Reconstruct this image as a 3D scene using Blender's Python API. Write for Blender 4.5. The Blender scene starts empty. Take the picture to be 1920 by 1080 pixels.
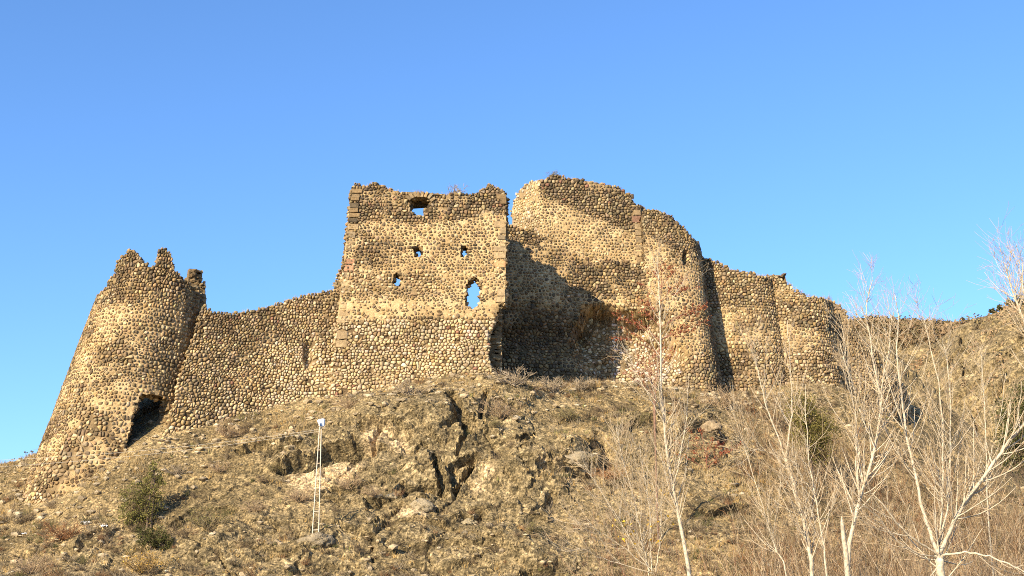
import bpy, math, random
import numpy as np
from mathutils import Vector
from mathutils.bvhtree import BVHTree

rnd = random.Random(7)
rng = np.random.default_rng(11)
SC = bpy.context.scene
COL = SC.collection
R = math.radians

# ------------------------------------------------------------------ camera
FPX, PITCH = 2500.0, R(15)
CP, SP = math.cos(PITCH), math.sin(PITCH)
CAMZ = 1.6
cd = bpy.data.cameras.new('camera')
cam = bpy.data.objects.new('camera', cd)
COL.objects.link(cam)
cam.location = (0, 0, CAMZ)
cam.rotation_euler = (R(90) + PITCH, 0, 0)
cd.sensor_width = 36
cd.lens = 36 * FPX / 1920
cd.clip_end = 9000
cd.clip_start = 0.5
SC.camera = cam

# ------------------------------------------------------------------ sky + sun
SUN_AZ, SUN_EL = 38.0, 25.0          # degrees left of straight behind the camera, elevation
sx, sy, sz = (-math.sin(R(SUN_AZ)) * math.cos(R(SUN_EL)), -math.cos(R(SUN_AZ)) * math.cos(R(SUN_EL)), math.sin(R(SUN_EL)))
w = bpy.data.worlds.new('World')
SC.world = w
w.use_nodes = True
nt = w.node_tree
nt.nodes.clear()
sky = nt.nodes.new('ShaderNodeTexSky')
sky.sky_type = 'NISHITA'
sky.sun_disc = False
sky.sun_elevation = R(SUN_EL)
sky.sun_rotation = math.atan2(sx, sy)
sky.altitude = 0
sky.air_density = 1.0
sky.dust_density = 0.6
sky.ozone_density = 8.0
bg = nt.nodes.new('ShaderNodeBackground')
bg.inputs['Strength'].default_value = 0.132
wo = nt.nodes.new('ShaderNodeOutputWorld')
nt.links.new(sky.outputs[0], bg.inputs[0])
nt.links.new(bg.outputs[0], wo.inputs[0])
sl = bpy.data.lights.new('sun', 'SUN')
sl.energy = 5.0
sl.angle = R(0.5)
sl.color = (1.0, 0.85, 0.60)
so = bpy.data.objects.new('sun', sl)
COL.objects.link(so)
so.rotation_euler = Vector((sx, sy, sz)).to_track_quat('Z', 'Y').to_euler()
so.location = (-60, -60, 80)
SC.view_settings.view_transform = 'Standard'
SC.view_settings.look = 'None'
SC.view_settings.exposure = 1.05
SC.view_settings.gamma = 1
SC.render.engine = 'CYCLES'
SC.cycles.filter_width = 1.0
SC.cycles.use_denoising = False
SC.cycles.max_bounces = 5
SC.cycles.diffuse_bounces = 3

# ------------------------------------------------------------------ projection helpers (for laying out real positions)
def at(px, py, Y):
    a, b = (px - 960) / FPX, (540 - py) / FPX
    dy, dz = CP - b * SP, SP + b * CP
    t = Y / dy
    return np.array((a * t, Y, CAMZ + dz * t))
def ray(px, py):
    a, b = (px - 960) / FPX, (540 - py) / FPX
    return Vector((a, CP - b * SP, SP + b * CP)).normalized()
def proj(P):
    P = np.asarray(P)
    z = P[..., 2] - CAMZ
    d = P[..., 1] * CP + z * SP
    u = -P[..., 1] * SP + z * CP
    return 960 + FPX * P[..., 0] / d, 540 - FPX * u / d
def in_poly(px, py, poly):
    px = np.asarray(px); py = np.asarray(py)
    r = np.zeros(px.shape, bool)
    n = len(poly)
    for i in range(n):
        x0, y0 = poly[i]; x1, y1 = poly[(i + 1) % n]
        if y0 == y1: continue
        c = ((y0 > py) != (y1 > py)) & (px < (x1 - x0) * (py - y0) / (y1 - y0) + x0)
        r ^= c
    return r
_prm = np.random.default_rng(99).permutation(1024).astype(np.int32)
_PRM = np.concatenate([_prm, _prm]); _VAL = np.random.default_rng(98).random(1024).astype(np.float32)
def hash3(i, j, k, seed):
    return _VAL[(_PRM[_PRM[(_PRM[i & 1023] + j) & 1023] + (k & 1023)] + seed * 37) & 1023]
def noise3(P, scale, seed=0):
    Q = np.asarray(P, dtype=np.float32) / np.float32(scale)
    I = np.floor(Q); f = Q - I
    I = I.astype(np.int32)
    f = f * f * (3 - 2 * f)
    ix, iy, iz = I[..., 0] & 1023, I[..., 1] & 1023, I[..., 2] & 1023
    fx, fy, fz = f[..., 0], f[..., 1], f[..., 2]
    sd = (seed * 37) & 1023
    out = 0
    for a in (0, 1):
        pa = _PRM[ix + a]; wa = fx if a else 1 - fx
        for b in (0, 1):
            pb_ = _PRM[(pa + iy + b) & 1023]; wb = wa * (fy if b else 1 - fy)
            v0 = _VAL[(_PRM[(pb_ + iz) & 1023] + sd) & 1023]; v1 = _VAL[(_PRM[(pb_ + iz + 1) & 1023] + sd) & 1023]
            out = out + wb * (v0 + (v1 - v0) * fz)
    return out * 2 - 1
def fbm(P, scale, octs=4, seed=0, gain=0.5):
    o, a, t = 0, 1.0, 0
    for k in range(octs):
        o = o + a * noise3(P, scale / 2 ** k, seed + k * 17); t += a; a *= gain
    return o / t
def worley(P, scale, seed=0, tilt=False):
    """F1, F2 and cell value of a 3D cellular pattern"""
    Q = np.asarray(P) / scale
    I = np.floor(Q).astype(np.int32)
    f1 = np.full(Q.shape[:-1], 9.0); f2 = f1.copy(); cv = np.zeros_like(f1); tl = np.zeros_like(f1)
    for a in (-1, 0, 1):
        for b in (-1, 0, 1):
            for c in (-1, 0, 1):
                i, j, k = I[..., 0] + a, I[..., 1] + b, I[..., 2] + c
                h0, h1_, h2_ = hash3(i, j, k, seed), hash3(i, j, k, seed + 1), hash3(i, j, k, seed + 2)
                e0, e1, e2 = Q[..., 0] - i - h0, Q[..., 1] - j - h1_, Q[..., 2] - k - h2_
                d = np.sqrt(e0 * e0 + e1 * e1 + e2 * e2)
                near = d < f1
                f2 = np.where(near, f1, np.minimum(f2, d))
                cv = np.where(near, hash3(i, j, k, seed + 3), cv)
                if tilt: tl = np.where(near, e0 * (h1_ - .5) + e1 * (h2_ - .5) + e2 * (h0 - .5), tl)
                f1 = np.where(near, d, f1)
    if tilt: return f1, f2, cv, tl * 2
    return f1, f2, cv
def sstep(a, b, x):
    t = np.clip((x - a) / (b - a), 0, 1)
    return t * t * (3 - 2 * t)

# ------------------------------------------------------------------ object helpers
def mesh(name, verts, faces, col=None, smooth=True, extra=None):
    m = bpy.data.meshes.new(name)
    verts = np.asarray(verts, dtype=np.float32)
    if isinstance(faces, np.ndarray):
        nf, k = faces.shape
        m.vertices.add(len(verts)); m.vertices.foreach_set('co', verts.ravel())
        m.loops.add(nf * k); m.loops.foreach_set('vertex_index', faces.astype(np.int32).ravel())
        m.polygons.add(nf); m.polygons.foreach_set('loop_start', np.arange(0, nf * k, k, dtype=np.int32))
        try: m.polygons.foreach_set('loop_total', np.full(nf, k, dtype=np.int32))
        except Exception: pass
        m.update(calc_edges=True)
    else:
        m.from_pydata(verts.tolist(), [], faces)
    if smooth is True or smooth is False:
        m.polygons.foreach_set('use_smooth', np.full(len(m.polygons), smooth))
    else:
        m.polygons.foreach_set('use_smooth', np.asarray(smooth, bool))
    if col is not None:
        a = m.color_attributes.new('col', 'FLOAT_COLOR', 'POINT')
        c = np.ones((len(verts), 4), np.float32); c[:, :3] = col
        a.data.foreach_set('color', c.ravel())
    for k, v in (extra or {}).items():
        a = m.attributes.new(k, 'FLOAT', 'POINT')
        a.data.foreach_set('value', np.asarray(v, np.float32))
    return m
def obj(name, me, mat, parent=None, loc=(0, 0, 0)):
    o = bpy.data.objects.new(name, me)
    COL.objects.link(o)
    if me is not None and mat is not None and not me.materials: me.materials.append(mat)
    o.location = loc
    if parent is not None: o.parent = parent
    return o
def tag(o, label=None, cat=None, group=None, kind=None):
    if label: o['label'] = label
    if cat: o['category'] = cat
    if group: o['group'] = group
    if kind: o['kind'] = kind
    return o
def root(name, loc, label, cat, group=None):
    o = bpy.data.objects.new(name, None)
    o.empty_display_size = 0.3
    COL.objects.link(o)
    o.location = loc
    return tag(o, label, cat, group)
class MB:
    """collects polygons with a colour for each vertex"""
    def __init__(s): s.v = []; s.f = []; s.c = []; s.n = 0; s.s = []
    def add(s, v, f, c=None, sm=True):
        v = np.asarray(v, float).reshape(-1, 3)
        s.v.append(v)
        f = np.asarray(f)
        if f.shape[1] == 3: f = np.concatenate([f, f[:, 2:3]], 1)
        s.f.append(f + s.n); s.n += len(v); s.s.append(np.broadcast_to(np.asarray(sm, bool), (len(f),)))
        s.c.append(np.broadcast_to(np.asarray((1, 1, 1) if c is None else c, float), (len(v), 3)))
    def build(s, name, mat, parent=None, loc=(0, 0, 0), smooth=True):
        v = np.concatenate(s.v) - np.asarray(loc, float) if parent is None else np.concatenate(s.v)
        f = np.concatenate(s.f)
        tri = f[:, 2] == f[:, 3]
        faces = [tuple(q) for q in f[~tri].tolist()] + [tuple(q[:3]) for q in f[tri].tolist()]
        ss = np.concatenate(s.s)
        if smooth is True and not ss.all(): smooth = np.concatenate([ss[~tri], ss[tri]]) if tri.any() and not tri.all() else ss
        if tri.all(): faces = f[:, :3]
        elif not tri.any(): faces = f
        return obj(name, mesh(name, v, faces, np.concatenate(s.c), smooth), mat, parent, loc if parent is None else (0, 0, 0))
def box_vf(c, ax, ay, az):
    c = np.asarray(c, float)
    v = [c + i * np.asarray(ax) + j * np.asarray(ay) + k * np.asarray(az) for i in (-1, 1) for j in (-1, 1) for k in (-1, 1)]
    f = [(0, 1, 3, 2), (4, 6, 7, 5), (0, 4, 5, 1), (2, 3, 7, 6), (0, 2, 6, 4), (1, 5, 7, 3)]
    return np.array(v), np.array(f)
def bevel_box(c, ax, ay, az, bev=0.18):
    """a box with chamfered rim on every side: 24 corners"""
    c = np.asarray(c, float); A = [np.asarray(ax, float), np.asarray(ay, float), np.asarray(az, float)]
    L = [np.linalg.norm(a) for a in A]; b = bev * min(L)
    vs = []; idx = {}
    for i in (-1, 1):
        for j in (-1, 1):
            for k in (-1, 1):
                for m in range(3):
                    s = [i, j, k]
                    p = c.copy()
                    for q in range(3):
                        l = L[q] if q == m else L[q] - b
                        p = p + s[q] * A[q] / L[q] * l
                    idx[(i, j, k, m)] = len(vs); vs.append(p)
    f = []
    for m in range(3):
        o = [q for q in range(3) if q != m]
        for s in (-1, 1):
            q4 = []
            for (a, b2) in ((-1, -1), (1, -1), (1, 1), (-1, 1)):
                t = [0, 0, 0]; t[m] = s; t[o[0]] = a; t[o[1]] = b2
                q4.append(idx[(*t, m)])
            f.append(q4)
    for e in range(3):
        o = [q for q in range(3) if q != e]
        for a in (-1, 1):
            for b2 in (-1, 1):
                q4 = []
                for (s, m) in ((-1, o[0]), (1, o[0]), (1, o[1]), (-1, o[1])):
                    t = [0, 0, 0]; t[e] = s; t[o[0]] = a; t[o[1]] = b2
                    q4.append(idx[(*t, m)])
                f.append(q4)
    for i in (-1, 1):
        for j in (-1, 1):
            for k in (-1, 1):
                f.append([idx[(i, j, k, 0)], idx[(i, j, k, 1)], idx[(i, j, k, 2)], idx[(i, j, k, 2)]])
    return np.array(vs), np.array(f)
def ico():
    t = (1 + 5 ** .5) / 2
    v = np.array([(-1, t, 0), (1, t, 0), (-1, -t, 0), (1, -t, 0), (0, -1, t), (0, 1, t), (0, -1, -t), (0, 1, -t), (t, 0, -1), (t, 0, 1), (-t, 0, -1), (-t, 0, 1)], float)
    f = np.array([(0, 11, 5), (0, 5, 1), (0, 1, 7), (0, 7, 10), (0, 10, 11), (1, 5, 9), (5, 11, 4), (11, 10, 2), (10, 7, 6), (7, 1, 8), (3, 9, 4), (3, 4, 2), (3, 2, 6), (3, 6, 8), (3, 8, 9), (4, 9, 5), (2, 4, 11), (6, 2, 10), (8, 6, 7), (9, 8, 1)])
    return v / np.linalg.norm(v[0]), f
ICOV, ICOF = ico()
def subdiv(v, f, n):
    for _ in range(n):
        v = list(map(tuple, v)); cache = {}; nf = []
        def mid(a, b):
            k = (min(a, b), max(a, b))
            if k not in cache:
                m = (np.array(v[a]) + np.array(v[b])); m /= np.linalg.norm(m)
                cache[k] = len(v); v.append(tuple(m))
            return cache[k]
        for a, b, c in f:
            d, e, g = mid(a, b), mid(b, c), mid(c, a)
            nf += [(a, d, g), (d, b, e), (g, e, c), (d, e, g)]
        f = nf
    return np.array(v), np.array(f)
def tubes(paths, radii, sides=3):
    """paths (N,K,3), radii (N,K) -> verts, quads"""
    N, K, _ = paths.shape
    T = np.gradient(paths, axis=1)
    T /= np.linalg.norm(T, axis=2, keepdims=True) + 1e-9
    ref = np.where(np.abs(T[..., 2:3]) > 0.9, np.array((1., 0, 0)), np.array((0, 0, 1.)))
    A = np.cross(T, ref); A /= np.linalg.norm(A, axis=2, keepdims=True) + 1e-9
    B = np.cross(T, A)
    ang = np.arange(sides) * 2 * math.pi / sides
    V = paths[:, :, None, :] + radii[:, :, None, None] * (A[:, :, None, :] * np.cos(ang)[None, None, :, None] + B[:, :, None, :] * np.sin(ang)[None, None, :, None])
    ids = np.arange(N * K * sides).reshape(N, K, sides)
    a = ids[:, :-1, :]; b = np.roll(ids, -1, 2)[:, :-1, :]
    c = np.roll(ids, -1, 2)[:, 1:, :]; d = ids[:, 1:, :]
    return V.reshape(-1, 3), np.stack([a, b, c, d], -1).reshape(-1, 4)

# ------------------------------------------------------------------ materials
def mat(name, rough=0.9):
    m = bpy.data.materials.new(name)
    m.use_nodes = True
    b = m.node_tree.nodes['Principled BSDF']
    b.inputs['Roughness'].default_value = rough
    b.inputs['Specular IOR Level'].default_value = 0.132
    return m, m.node_tree, b
def N(t, typ, **kw):
    n = t.nodes.new(typ)
    for k, v in kw.items():
        if k.startswith('i_'): n.inputs[k[2:].replace('_', ' ')].default_value = v
        else: setattr(n, k, v)
    return n
def noise_node(t, scale, detail=4, rough=0.6, vec=None):
    n = N(t, 'ShaderNodeTexNoise'); n.inputs['Scale'].default_value = scale; n.inputs['Detail'].default_value = detail; n.inputs['Roughness'].default_value = rough
    if vec is not None: t.links.new(vec, n.inputs['Vector'])
    return n
def ramp(t, fac, stops):
    r = N(t, 'ShaderNodeValToRGB')
    e = r.color_ramp.elements
    while len(e) < len(stops): e.new(0.5)
    for x, (p, c) in zip(e, stops):
        x.position = p; x.color = (*c, 1) if len(c) == 3 else c
    t.links.new(fac, r.inputs[0])
    return r
def mixc(t, fac, a, b, mode='MIX'):
    m = N(t, 'ShaderNodeMix', data_type='RGBA', blend_type=mode)
    for s, v in ((0, fac), (6, a), (7, b)):
        if isinstance(v, (int, float)): m.inputs[s].default_value = v
        elif isinstance(v, tuple): m.inputs[s].default_value = (*v, 1)
        else: t.links.new(v, m.inputs[s])
    return m.outputs[2]
def bump(t, b, h, strength, dist):
    n = N(t, 'ShaderNodeBump'); n.inputs['Strength'].default_value = strength; n.inputs['Distance'].default_value = dist
    t.links.new(h, n.inputs['Height']); t.links.new(n.outputs[0], b.inputs['Normal'])
    return n
def attr_mat(name, rough=0.9, nscale=6.0, lo=0.72, hi=1.25, bstr=0.5, bdist=0.03, trans=0, stain=False):
    """colour from the mesh's own 'col' attribute, mottled by noise"""
    m, t, b = mat(name, rough)
    a = N(t, 'ShaderNodeAttribute', attribute_name='col')
    g = N(t, 'ShaderNodeNewGeometry')
    n = noise_node(t, nscale, 5, 0.65, g.outputs['Position'])
    r = ramp(t, n.outputs[0], [(0.3, (lo,) * 3), (0.7, (hi,) * 3)])
    c = mixc(t, 1.0, a.outputs['Color'], r.outputs[0], 'MULTIPLY')
    if stain:
        r2 = ramp(t, noise_node(t, 0.33, 4, 0.6, g.outputs['Position']).outputs[0], [(0.33, (0.66, 0.63, 0.60)), (0.5, (1.0, 1.0, 1.0)), (0.66, (1.22, 1.17, 1.08))])
        c = mixc(t, 1.0, c, r2.outputs[0], 'MULTIPLY')
    t.links.new(c, b.inputs['Base Color'])
    if bstr: bump(t, b, noise_node(t, nscale * 2.5, 4, 0.6, g.outputs['Position']).outputs[0], bstr, bdist)
    if trans:
        tr = N(t, 'ShaderNodeBsdfTranslucent'); ms = N(t, 'ShaderNodeMixShader'); ms.inputs[0].default_value = trans
        t.links.new(a.outputs['Color'], tr.inputs[0]); t.links.new(b.outputs[0], ms.inputs[1]); t.links.new(tr.outputs[0], ms.inputs[2])
        t.links.new(ms.outputs[0], t.nodes['Material Output'].inputs[0])
    return m
M_STONE = attr_mat('field_stone', 0.92, 4.0, 0.66, 1.28, 0.8, 0.07, stain=True)
M_BARK = attr_mat('bark', 0.85, 9, 0.5, 1.25, 0.5, 0.02)
M_TWIG = attr_mat('twig', 0.9, 3, 0.85, 1.15, 0)
M_LEAF = attr_mat('leaf', 0.75, 5, 0.75, 1.25, 0, trans=0.25)
M_GRASS = attr_mat('dry_grass', 0.9, 2, 0.85, 1.15, 0, trans=0.15)
M_PAINT = attr_mat('weathered_paint', 0.5, 9, 0.85, 1.08, 0.1, 0.005)

def mortar_material():
    m, t, b = mat('lime_mortar', 0.95)
    g = N(t, 'ShaderNodeNewGeometry').outputs['Position']
    raw = N(t, 'ShaderNodeAttribute', attribute_name='raw').outputs['Fac']
    n1 = noise_node(t, 0.55, 6, 0.65, g)
    pl = ramp(t, n1.outputs[0], [(0.28, (0.35, 0.235, 0.11)), (0.5, (0.53, 0.37, 0.185)), (0.68, (0.65, 0.48, 0.265))])
    n2 = noise_node(t, 1.6, 6, 0.7, g)
    er = ramp(t, n2.outputs[0], [(0.4, (0.07, 0.046, 0.025)), (0.62, (0.13, 0.088, 0.047)), (0.8, (0.27, 0.19, 0.10))])
    c = mixc(t, raw, pl.outputs[0], er.outputs[0])
    n3 = noise_node(t, 9, 5, 0.7, g)
    r3 = ramp(t, n3.outputs[0], [(0.3, (0.7,) * 3), (0.65, (1.15,) * 3)])
    t.links.new(mixc(t, 1.0, c, r3.outputs[0], 'MULTIPLY'), b.inputs['Base Color'])
    bump(t, b, noise_node(t, 5, 8, 0.7, g).outputs[0], 1.0, 0.14)
    return m
M_MORTAR = mortar_material()

def terrain_material(name='hillside_ground', far=False):
    m, t, b = mat(name, 0.96)
    g = N(t, 'ShaderNodeNewGeometry').outputs['Position']
    rock = N(t, 'ShaderNodeAttribute', attribute_name='rock').outputs['Fac']
    k = 0.4 if far else 1.0
    n1 = noise_node(t, 0.22 * k, 5, 0.6, g)
    soil = ramp(t, n1.outputs[0], [(0.36, (0.118, 0.084, 0.040)), (0.5, (0.222, 0.158, 0.074)), (0.62, (0.36, 0.26, 0.13))])
    n2 = noise_node(t, 0.7 * k, 8, 0.7, g)
    rk = ramp(t, n2.outputs[0], [(0.34, (0.113, 0.083, 0.043)), (0.5, (0.216, 0.161, 0.083)), (0.64, (0.35, 0.264, 0.142))])
    c = mixc(t, rock, soil.outputs[0], rk.outputs[0])
    n4 = noise_node(t, 2.0 * k, 5, 0.66, g)              # lichen and small scrub mottling
    sp = ramp(t, n4.outputs[0], [(0.47, (0, 0, 0)), (0.60, (1, 1, 1))])
    c = mixc(t, mixc(t, 1.0, sp.outputs[0], (0.72, 0.72, 0.72), 'MULTIPLY'), c, (0.085, 0.066, 0.034))
    scar = N(t, 'ShaderNodeAttribute', attribute_name='scar').outputs['Fac']
    c = mixc(t, scar, c, (0.47, 0.345, 0.195))
    n5 = noise_node(t, 7 * k, 4, 0.65, g)
    r5 = ramp(t, n5.outputs[0], [(0.38, (0.42,) * 3), (0.50, (0.95,) * 3), (0.62, (1.55,) * 3)])
    c = mixc(t, 1.0, c, r5.outputs[0], 'MULTIPLY')
    v2 = N(t, 'ShaderNodeTexVoronoi'); v2.inputs['Scale'].default_value = 4.6 * k; t.links.new(g, v2.inputs['Vector'])      # pebbles of the conglomerate
    sep = N(t, 'ShaderNodeSeparateColor'); t.links.new(v2.outputs['Color'], sep.inputs[0])
    r6 = ramp(t, sep.outputs[0], [(0.1, (0.5,) * 3), (0.5, (0.95,) * 3), (0.9, (1.35,) * 3), (1.0, (1.9,) * 3)])
    t.links.new(mixc(t, 0.55, c, r6.outputs[0], 'MULTIPLY'), b.inputs['Base Color'])
    n6 = noise_node(t, 2.6 * k, 6, 0.62, g)
    vo = N(t, 'ShaderNodeTexVoronoi'); vo.inputs['Scale'].default_value = 5.5 * k; t.links.new(g, vo.inputs['Vector'])
    ad = N(t, 'ShaderNodeMath', operation='MULTIPLY_ADD'); ad.inputs[1].default_value = 0.22
    t.links.new(vo.outputs['Distance'], ad.inputs[0]); t.links.new(n6.outputs[0], ad.inputs[2])
    bump(t, b, ad.outputs[0], 0.85, 0.26 / k)
    return m
M_GROUND = terrain_material()
M_FAR = terrain_material('far_rock', True)

# ------------------------------------------------------------------ hillside
ctrl_px = [(-300, 1010, 104), (-100, 930, 104), (0, 888, 104), (75, 856, 104),
    (30, 893, 99), (66, 912, 97), (100, 926, 94), (150, 924, 91.9), (200, 902, 91.4), (250, 864, 92), (310, 832, 93.4),
    (430, 799, 95.6), (550, 772, 97.4), (630, 757, 97.7), (740, 738, 97.4), (850, 722, 97.4), (935, 716, 97.6),
    (1000, 719, 104), (1150, 719, 107.5), (1230, 727, 106.5), (1290, 744, 105.5), (1350, 752, 105.8), (1395, 750, 109),
    (1480, 737, 111.5), (1570, 727, 113.5), (1630, 655, 134), (1665, 640, 136), (1700, 680, 136), (1735, 770, 131),
    (100, 1000, 84), (300, 960, 84), (450, 900, 87), (600, 860, 89.5), (600, 960, 80), (780, 790, 92), (880, 800, 90),
    (960, 760, 95), (900, 900, 84.5), (1050, 800, 95), (1050, 900, 86), (1200, 820, 95), (1200, 900, 86), (1400, 850, 97),
    (1400, 950, 85), (1600, 850, 102), (1600, 950, 88), (1800, 900, 112), (1800, 1000, 90), (750, 985, 78.5), (980, 985, 78),
    (-100, 1080, 72), (150, 1080, 71), (400, 1080, 71), (640, 1080, 70), (900, 1080, 71), (1150, 1080, 71), (1400, 1080, 71), (1650, 1080, 72), (1900, 1080, 77), (2150, 1080, 82), (2000, 950, 108)]
ctrl = [tuple(at(a, b, 97 - (97 - c) * 0.62 if c < 97 and b > 740 and not (a < 320 and b < 945) else c)) for a, b, c in ctrl_px]
ctrl += [(x, 45, 0.2) for x in (-50, -20, 10, 40, 70)] + [(x, 20, -0.4) for x in (-50, 0, 50)]
ctrl += [tuple(at(285, 746, 112)), tuple(at(330, 700, 114)), (-33.5, 112, 12.5), (-10, 112, 24), (0, 122, 23), (-30, 132, 14), (-50, 122, 4), (20, 130, 22), (40, 150, 20), (60, 140, 14), (5, 112, 23.5), (-65, 104, 3)]
ctrl = np.array(ctrl)
def tps_fit(P, z):
    n = len(P)
    d = np.linalg.norm(P[:, None] - P[None], axis=2)
    K = np.where(d > 0, d * d * np.log(d + 1e-9), 0) + np.eye(n) * 0.12
    Q = np.concatenate([np.ones((n, 1)), P], 1)
    A = np.zeros((n + 3, n + 3)); A[:n, :n] = K; A[:n, n:] = Q; A[n:, :n] = Q.T
    return np.linalg.solve(A, np.concatenate([z, np.zeros(3)]))
CW = tps_fit(ctrl[:, :2], ctrl[:, 2])
def base_z(x, y):
    sh = x.shape
    p = np.stack([x.ravel(), y.ravel()], 1)
    z = np.zeros(len(p))
    for a in range(0, len(p), 20000):
        q = p[a:a + 20000]
        d = np.linalg.norm(q[:, None] - ctrl[None, :, :2], axis=2)
        z[a:a + 20000] = (np.where(d > 0, d * d * np.log(d + 1e-9), 0) @ CW[:-3]) + CW[-3] + q @ CW[-2:]
    z = z.reshape(sh)
    wgt = sstep(-75, -48, x) * (1 - sstep(62, 95, x)) * sstep(8, 24, y) * (1 - sstep(140, 175, y))
    z = z * wgt + (1 - wgt) * -0.5
    return z
def axis(segs):
    o = [segs[0][0]]
    for a, b, n in segs: o += list(np.linspace(a, b, n + 1)[1:])
    return np.array(o)
gx = axis([(-4000, -400, 8), (-400, -60, 20), (-60, -40, 40), (-40, 48, 560), (48, 80, 60), (80, 400, 20), (400, 4000, 8)])
gy = axis([(-1500, -50, 6), (-50, 40, 20), (40, 77, 60), (77, 112, 320), (112, 140, 80), (140, 200, 20), (200, 6000, 14)])
X, Y = np.meshgrid(gx, gy)
Z = base_z(X, Y)
G = np.stack([X, Y, Z], -1)
BV0 = None
def bvh(G):
    ny, nx = G.shape[:2]
    i = np.arange(ny * nx).reshape(ny, nx)
    q = np.stack([i[:-1, :-1], i[:-1, 1:], i[1:, 1:], i[1:, :-1]], -1).reshape(-1, 4)
    return BVHTree.FromPolygons(G.reshape(-1, 3).tolist(), q.tolist()), q
sub = G[60:, 20:-20][::4, ::4]
BV0, _ = bvh(sub)
def hit0(px, py):
    h = BV0.ray_cast(Vector((0, 0, CAMZ)), ray(px, py))
    return np.array(h[0]) if h[0] is not None else at(px, py, 95)
# normals of the smooth hill
dx = np.gradient(G, axis=1); dyv = np.gradient(G, axis=0)
NR = np.cross(dx, dyv); NR /= np.linalg.norm(NR, axis=2, keepdims=True)
fine = sstep(-60, -48, X) * (1 - sstep(60, 80, X)) * sstep(50, 62, Y) * (1 - sstep(125, 150, Y))
# rocky areas: traced outcrops
PX, PY = proj(G)
ok = (Y > 20)
rockw = np.zeros(X.shape)
def soft(poly, width=26):
    c = np.zeros(X.shape)
    for a, b in ((0, 0), (-1, 0), (1, 0), (0, -1), (0, 1), (.7, .7), (-.7, .7), (.7, -.7), (-.7, -.7)):
        c += in_poly(PX + a * width, PY + b * width, poly)
    return c / 9 * ok
rockw = np.maximum(rockw, soft([(500, 800), (640, 770), (760, 735), (930, 722), (990, 735), (1040, 790), (1120, 830), (1140, 900), (1060, 960), (900, 985), (760, 950), (600, 930), (500, 880)]))
rockw = np.maximum(rockw, 0.75 * soft([(150, 1010), (400, 1000), (700, 960), (1000, 1010), (1150, 1040), (1100, 1100), (100, 1100)]))
rockw = np.maximum(rockw, 0.8 * soft([(1150, 760), (1350, 760), (1400, 830), (1380, 900), (1180, 880)]))
rockw = np.maximum(rockw, soft([(1600, 560), (1740, 600), (1760, 800), (1590, 780)]))
rockw = np.clip(rockw + 0.35 * sstep(0.05, 0.5, fbm(G, 9, 3, 5)), 0, 1)
# relief
foot = 1 - np.clip(np.max([sstep(5, 1, np.linalg.norm(G[..., :2] - c[None, None, :2], axis=2)) for c in ctrl[4:25]], axis=0), 0, 1)
f1, f2, cv, tl1 = worley(G * np.array((1, 1, 1.5)) + 0.45 * np.stack([fbm(G, 2.5, 2, 31), fbm(G, 2.5, 2, 32), fbm(G, 2.5, 2, 33)], -1), 3.6, 3, True)
crack = sstep(0.16, 0.0, f2 - f1)
g1, g2, gv, tl2 = worley(G + 0.15 * np.stack([fbm(G, 1, 2, 41)] * 3, -1), 1.3, 8, True)
rid = 1 - np.abs(fbm(G, 2.2, 4, 77)) * 2
disp = 0.7 * fbm(G, 6, 4, 1) + (0.13 + 0.12 * rockw) * fbm(G, 1.6, 4, 2, 0.6)
disp += rockw * (0.5 * (cv - 0.5) + 0.75 * tl1 - 0.45 * sstep(.09, 0, f2 - f1) * (cv > 0.35) + 0.14 * (gv - 0.5) + 0.3 * tl2 - 0.14 * sstep(.08, 0, g2 - g1))
disp += 0.14 * (1 - rockw) * (rid - 0.5) + 0.07 * (noise3(G, 0.45, 60)) + 0.07 * rockw * noise3(G, 0.6, 61) + 0.05 * rockw * noise3(G, 0.3, 62)
h1, h2, hv, tl3 = worley(G, 0.62, 19, True)
disp += (0.07 * (hv - 0.5) + 0.13 * tl3) * (0.3 + 0.7 * rockw)
disp *= fine * (0.4 + 0.6 * foot)
# strata ledges low on the slope
led = (G[..., 2] * 0.55 + 0.25 * fbm(G, 6, 2, 12)) % 1.0
disp += fine * foot * 0.28 * sstep(0.0, 0.55, led) * sstep(1.0, 0.92, led) * sstep(980, 1010, PY) * ok
# traced clefts and ledges: (points, width, depth)
clefts = [([(848, 745), (860, 762), (857, 776), (872, 790), (880, 810)], 0.42, 1.3), ([(913, 735), (905, 760), (902, 780), (912, 800)], 0.25, 0.7),
    ([(848, 874), (866, 862), (888, 854)], 0.5, 0.9), ([(894, 864), (880, 885), (866, 900), (850, 922)], 0.2, 1.1), ([(813, 852), (818, 880), (830, 905), (828, 918)], 0.26, 1.1),
    ([(756, 910), (762, 938)], 0.2, 0.7), ([(966, 842), (975, 832), (985, 826)], 0.2, 0.6), ([(880, 810), (862, 835), (858, 850)], 0.16, 0.5), ([(940, 790), (955, 770), (975, 775)], 0.25, 0.5),
    ([(545, 880), (590, 872), (620, 855), (665, 850), (700, 842)], 0.42, 1.3),
    ([(700, 842), (715, 805), (740, 800), (760, 815)], 0.25, 0.5),
    ([(465, 842), (500, 838), (525, 845), (545, 838)], 0.3, 0.7),
    ([(690, 997), (715, 980), (751, 953)], 0.16, 0.6),
    ([(870, 975), (890, 985), (905, 970)], 0.4, 0.6), ([(1005, 965), (1030, 945), (1035, 930)], 0.3, 0.6),
    ([(1030, 880), (1080, 890), (1120, 882)], 0.3, 0.7), ([(1120, 820), (1140, 850), (1135, 880)], 0.5, 0.9),
    ([(330, 985), (360, 968), (400, 965), (430, 960)], 0.6, 0.7), ([(140, 1050), (165, 1020), (190, 1000)], 0.5, 0.7),
    ([(1340, 790), (1365, 800), (1350, 830)], 0.5, 0.9), ([(1280, 850), (1330, 865)], 0.45, 0.8)]
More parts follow.
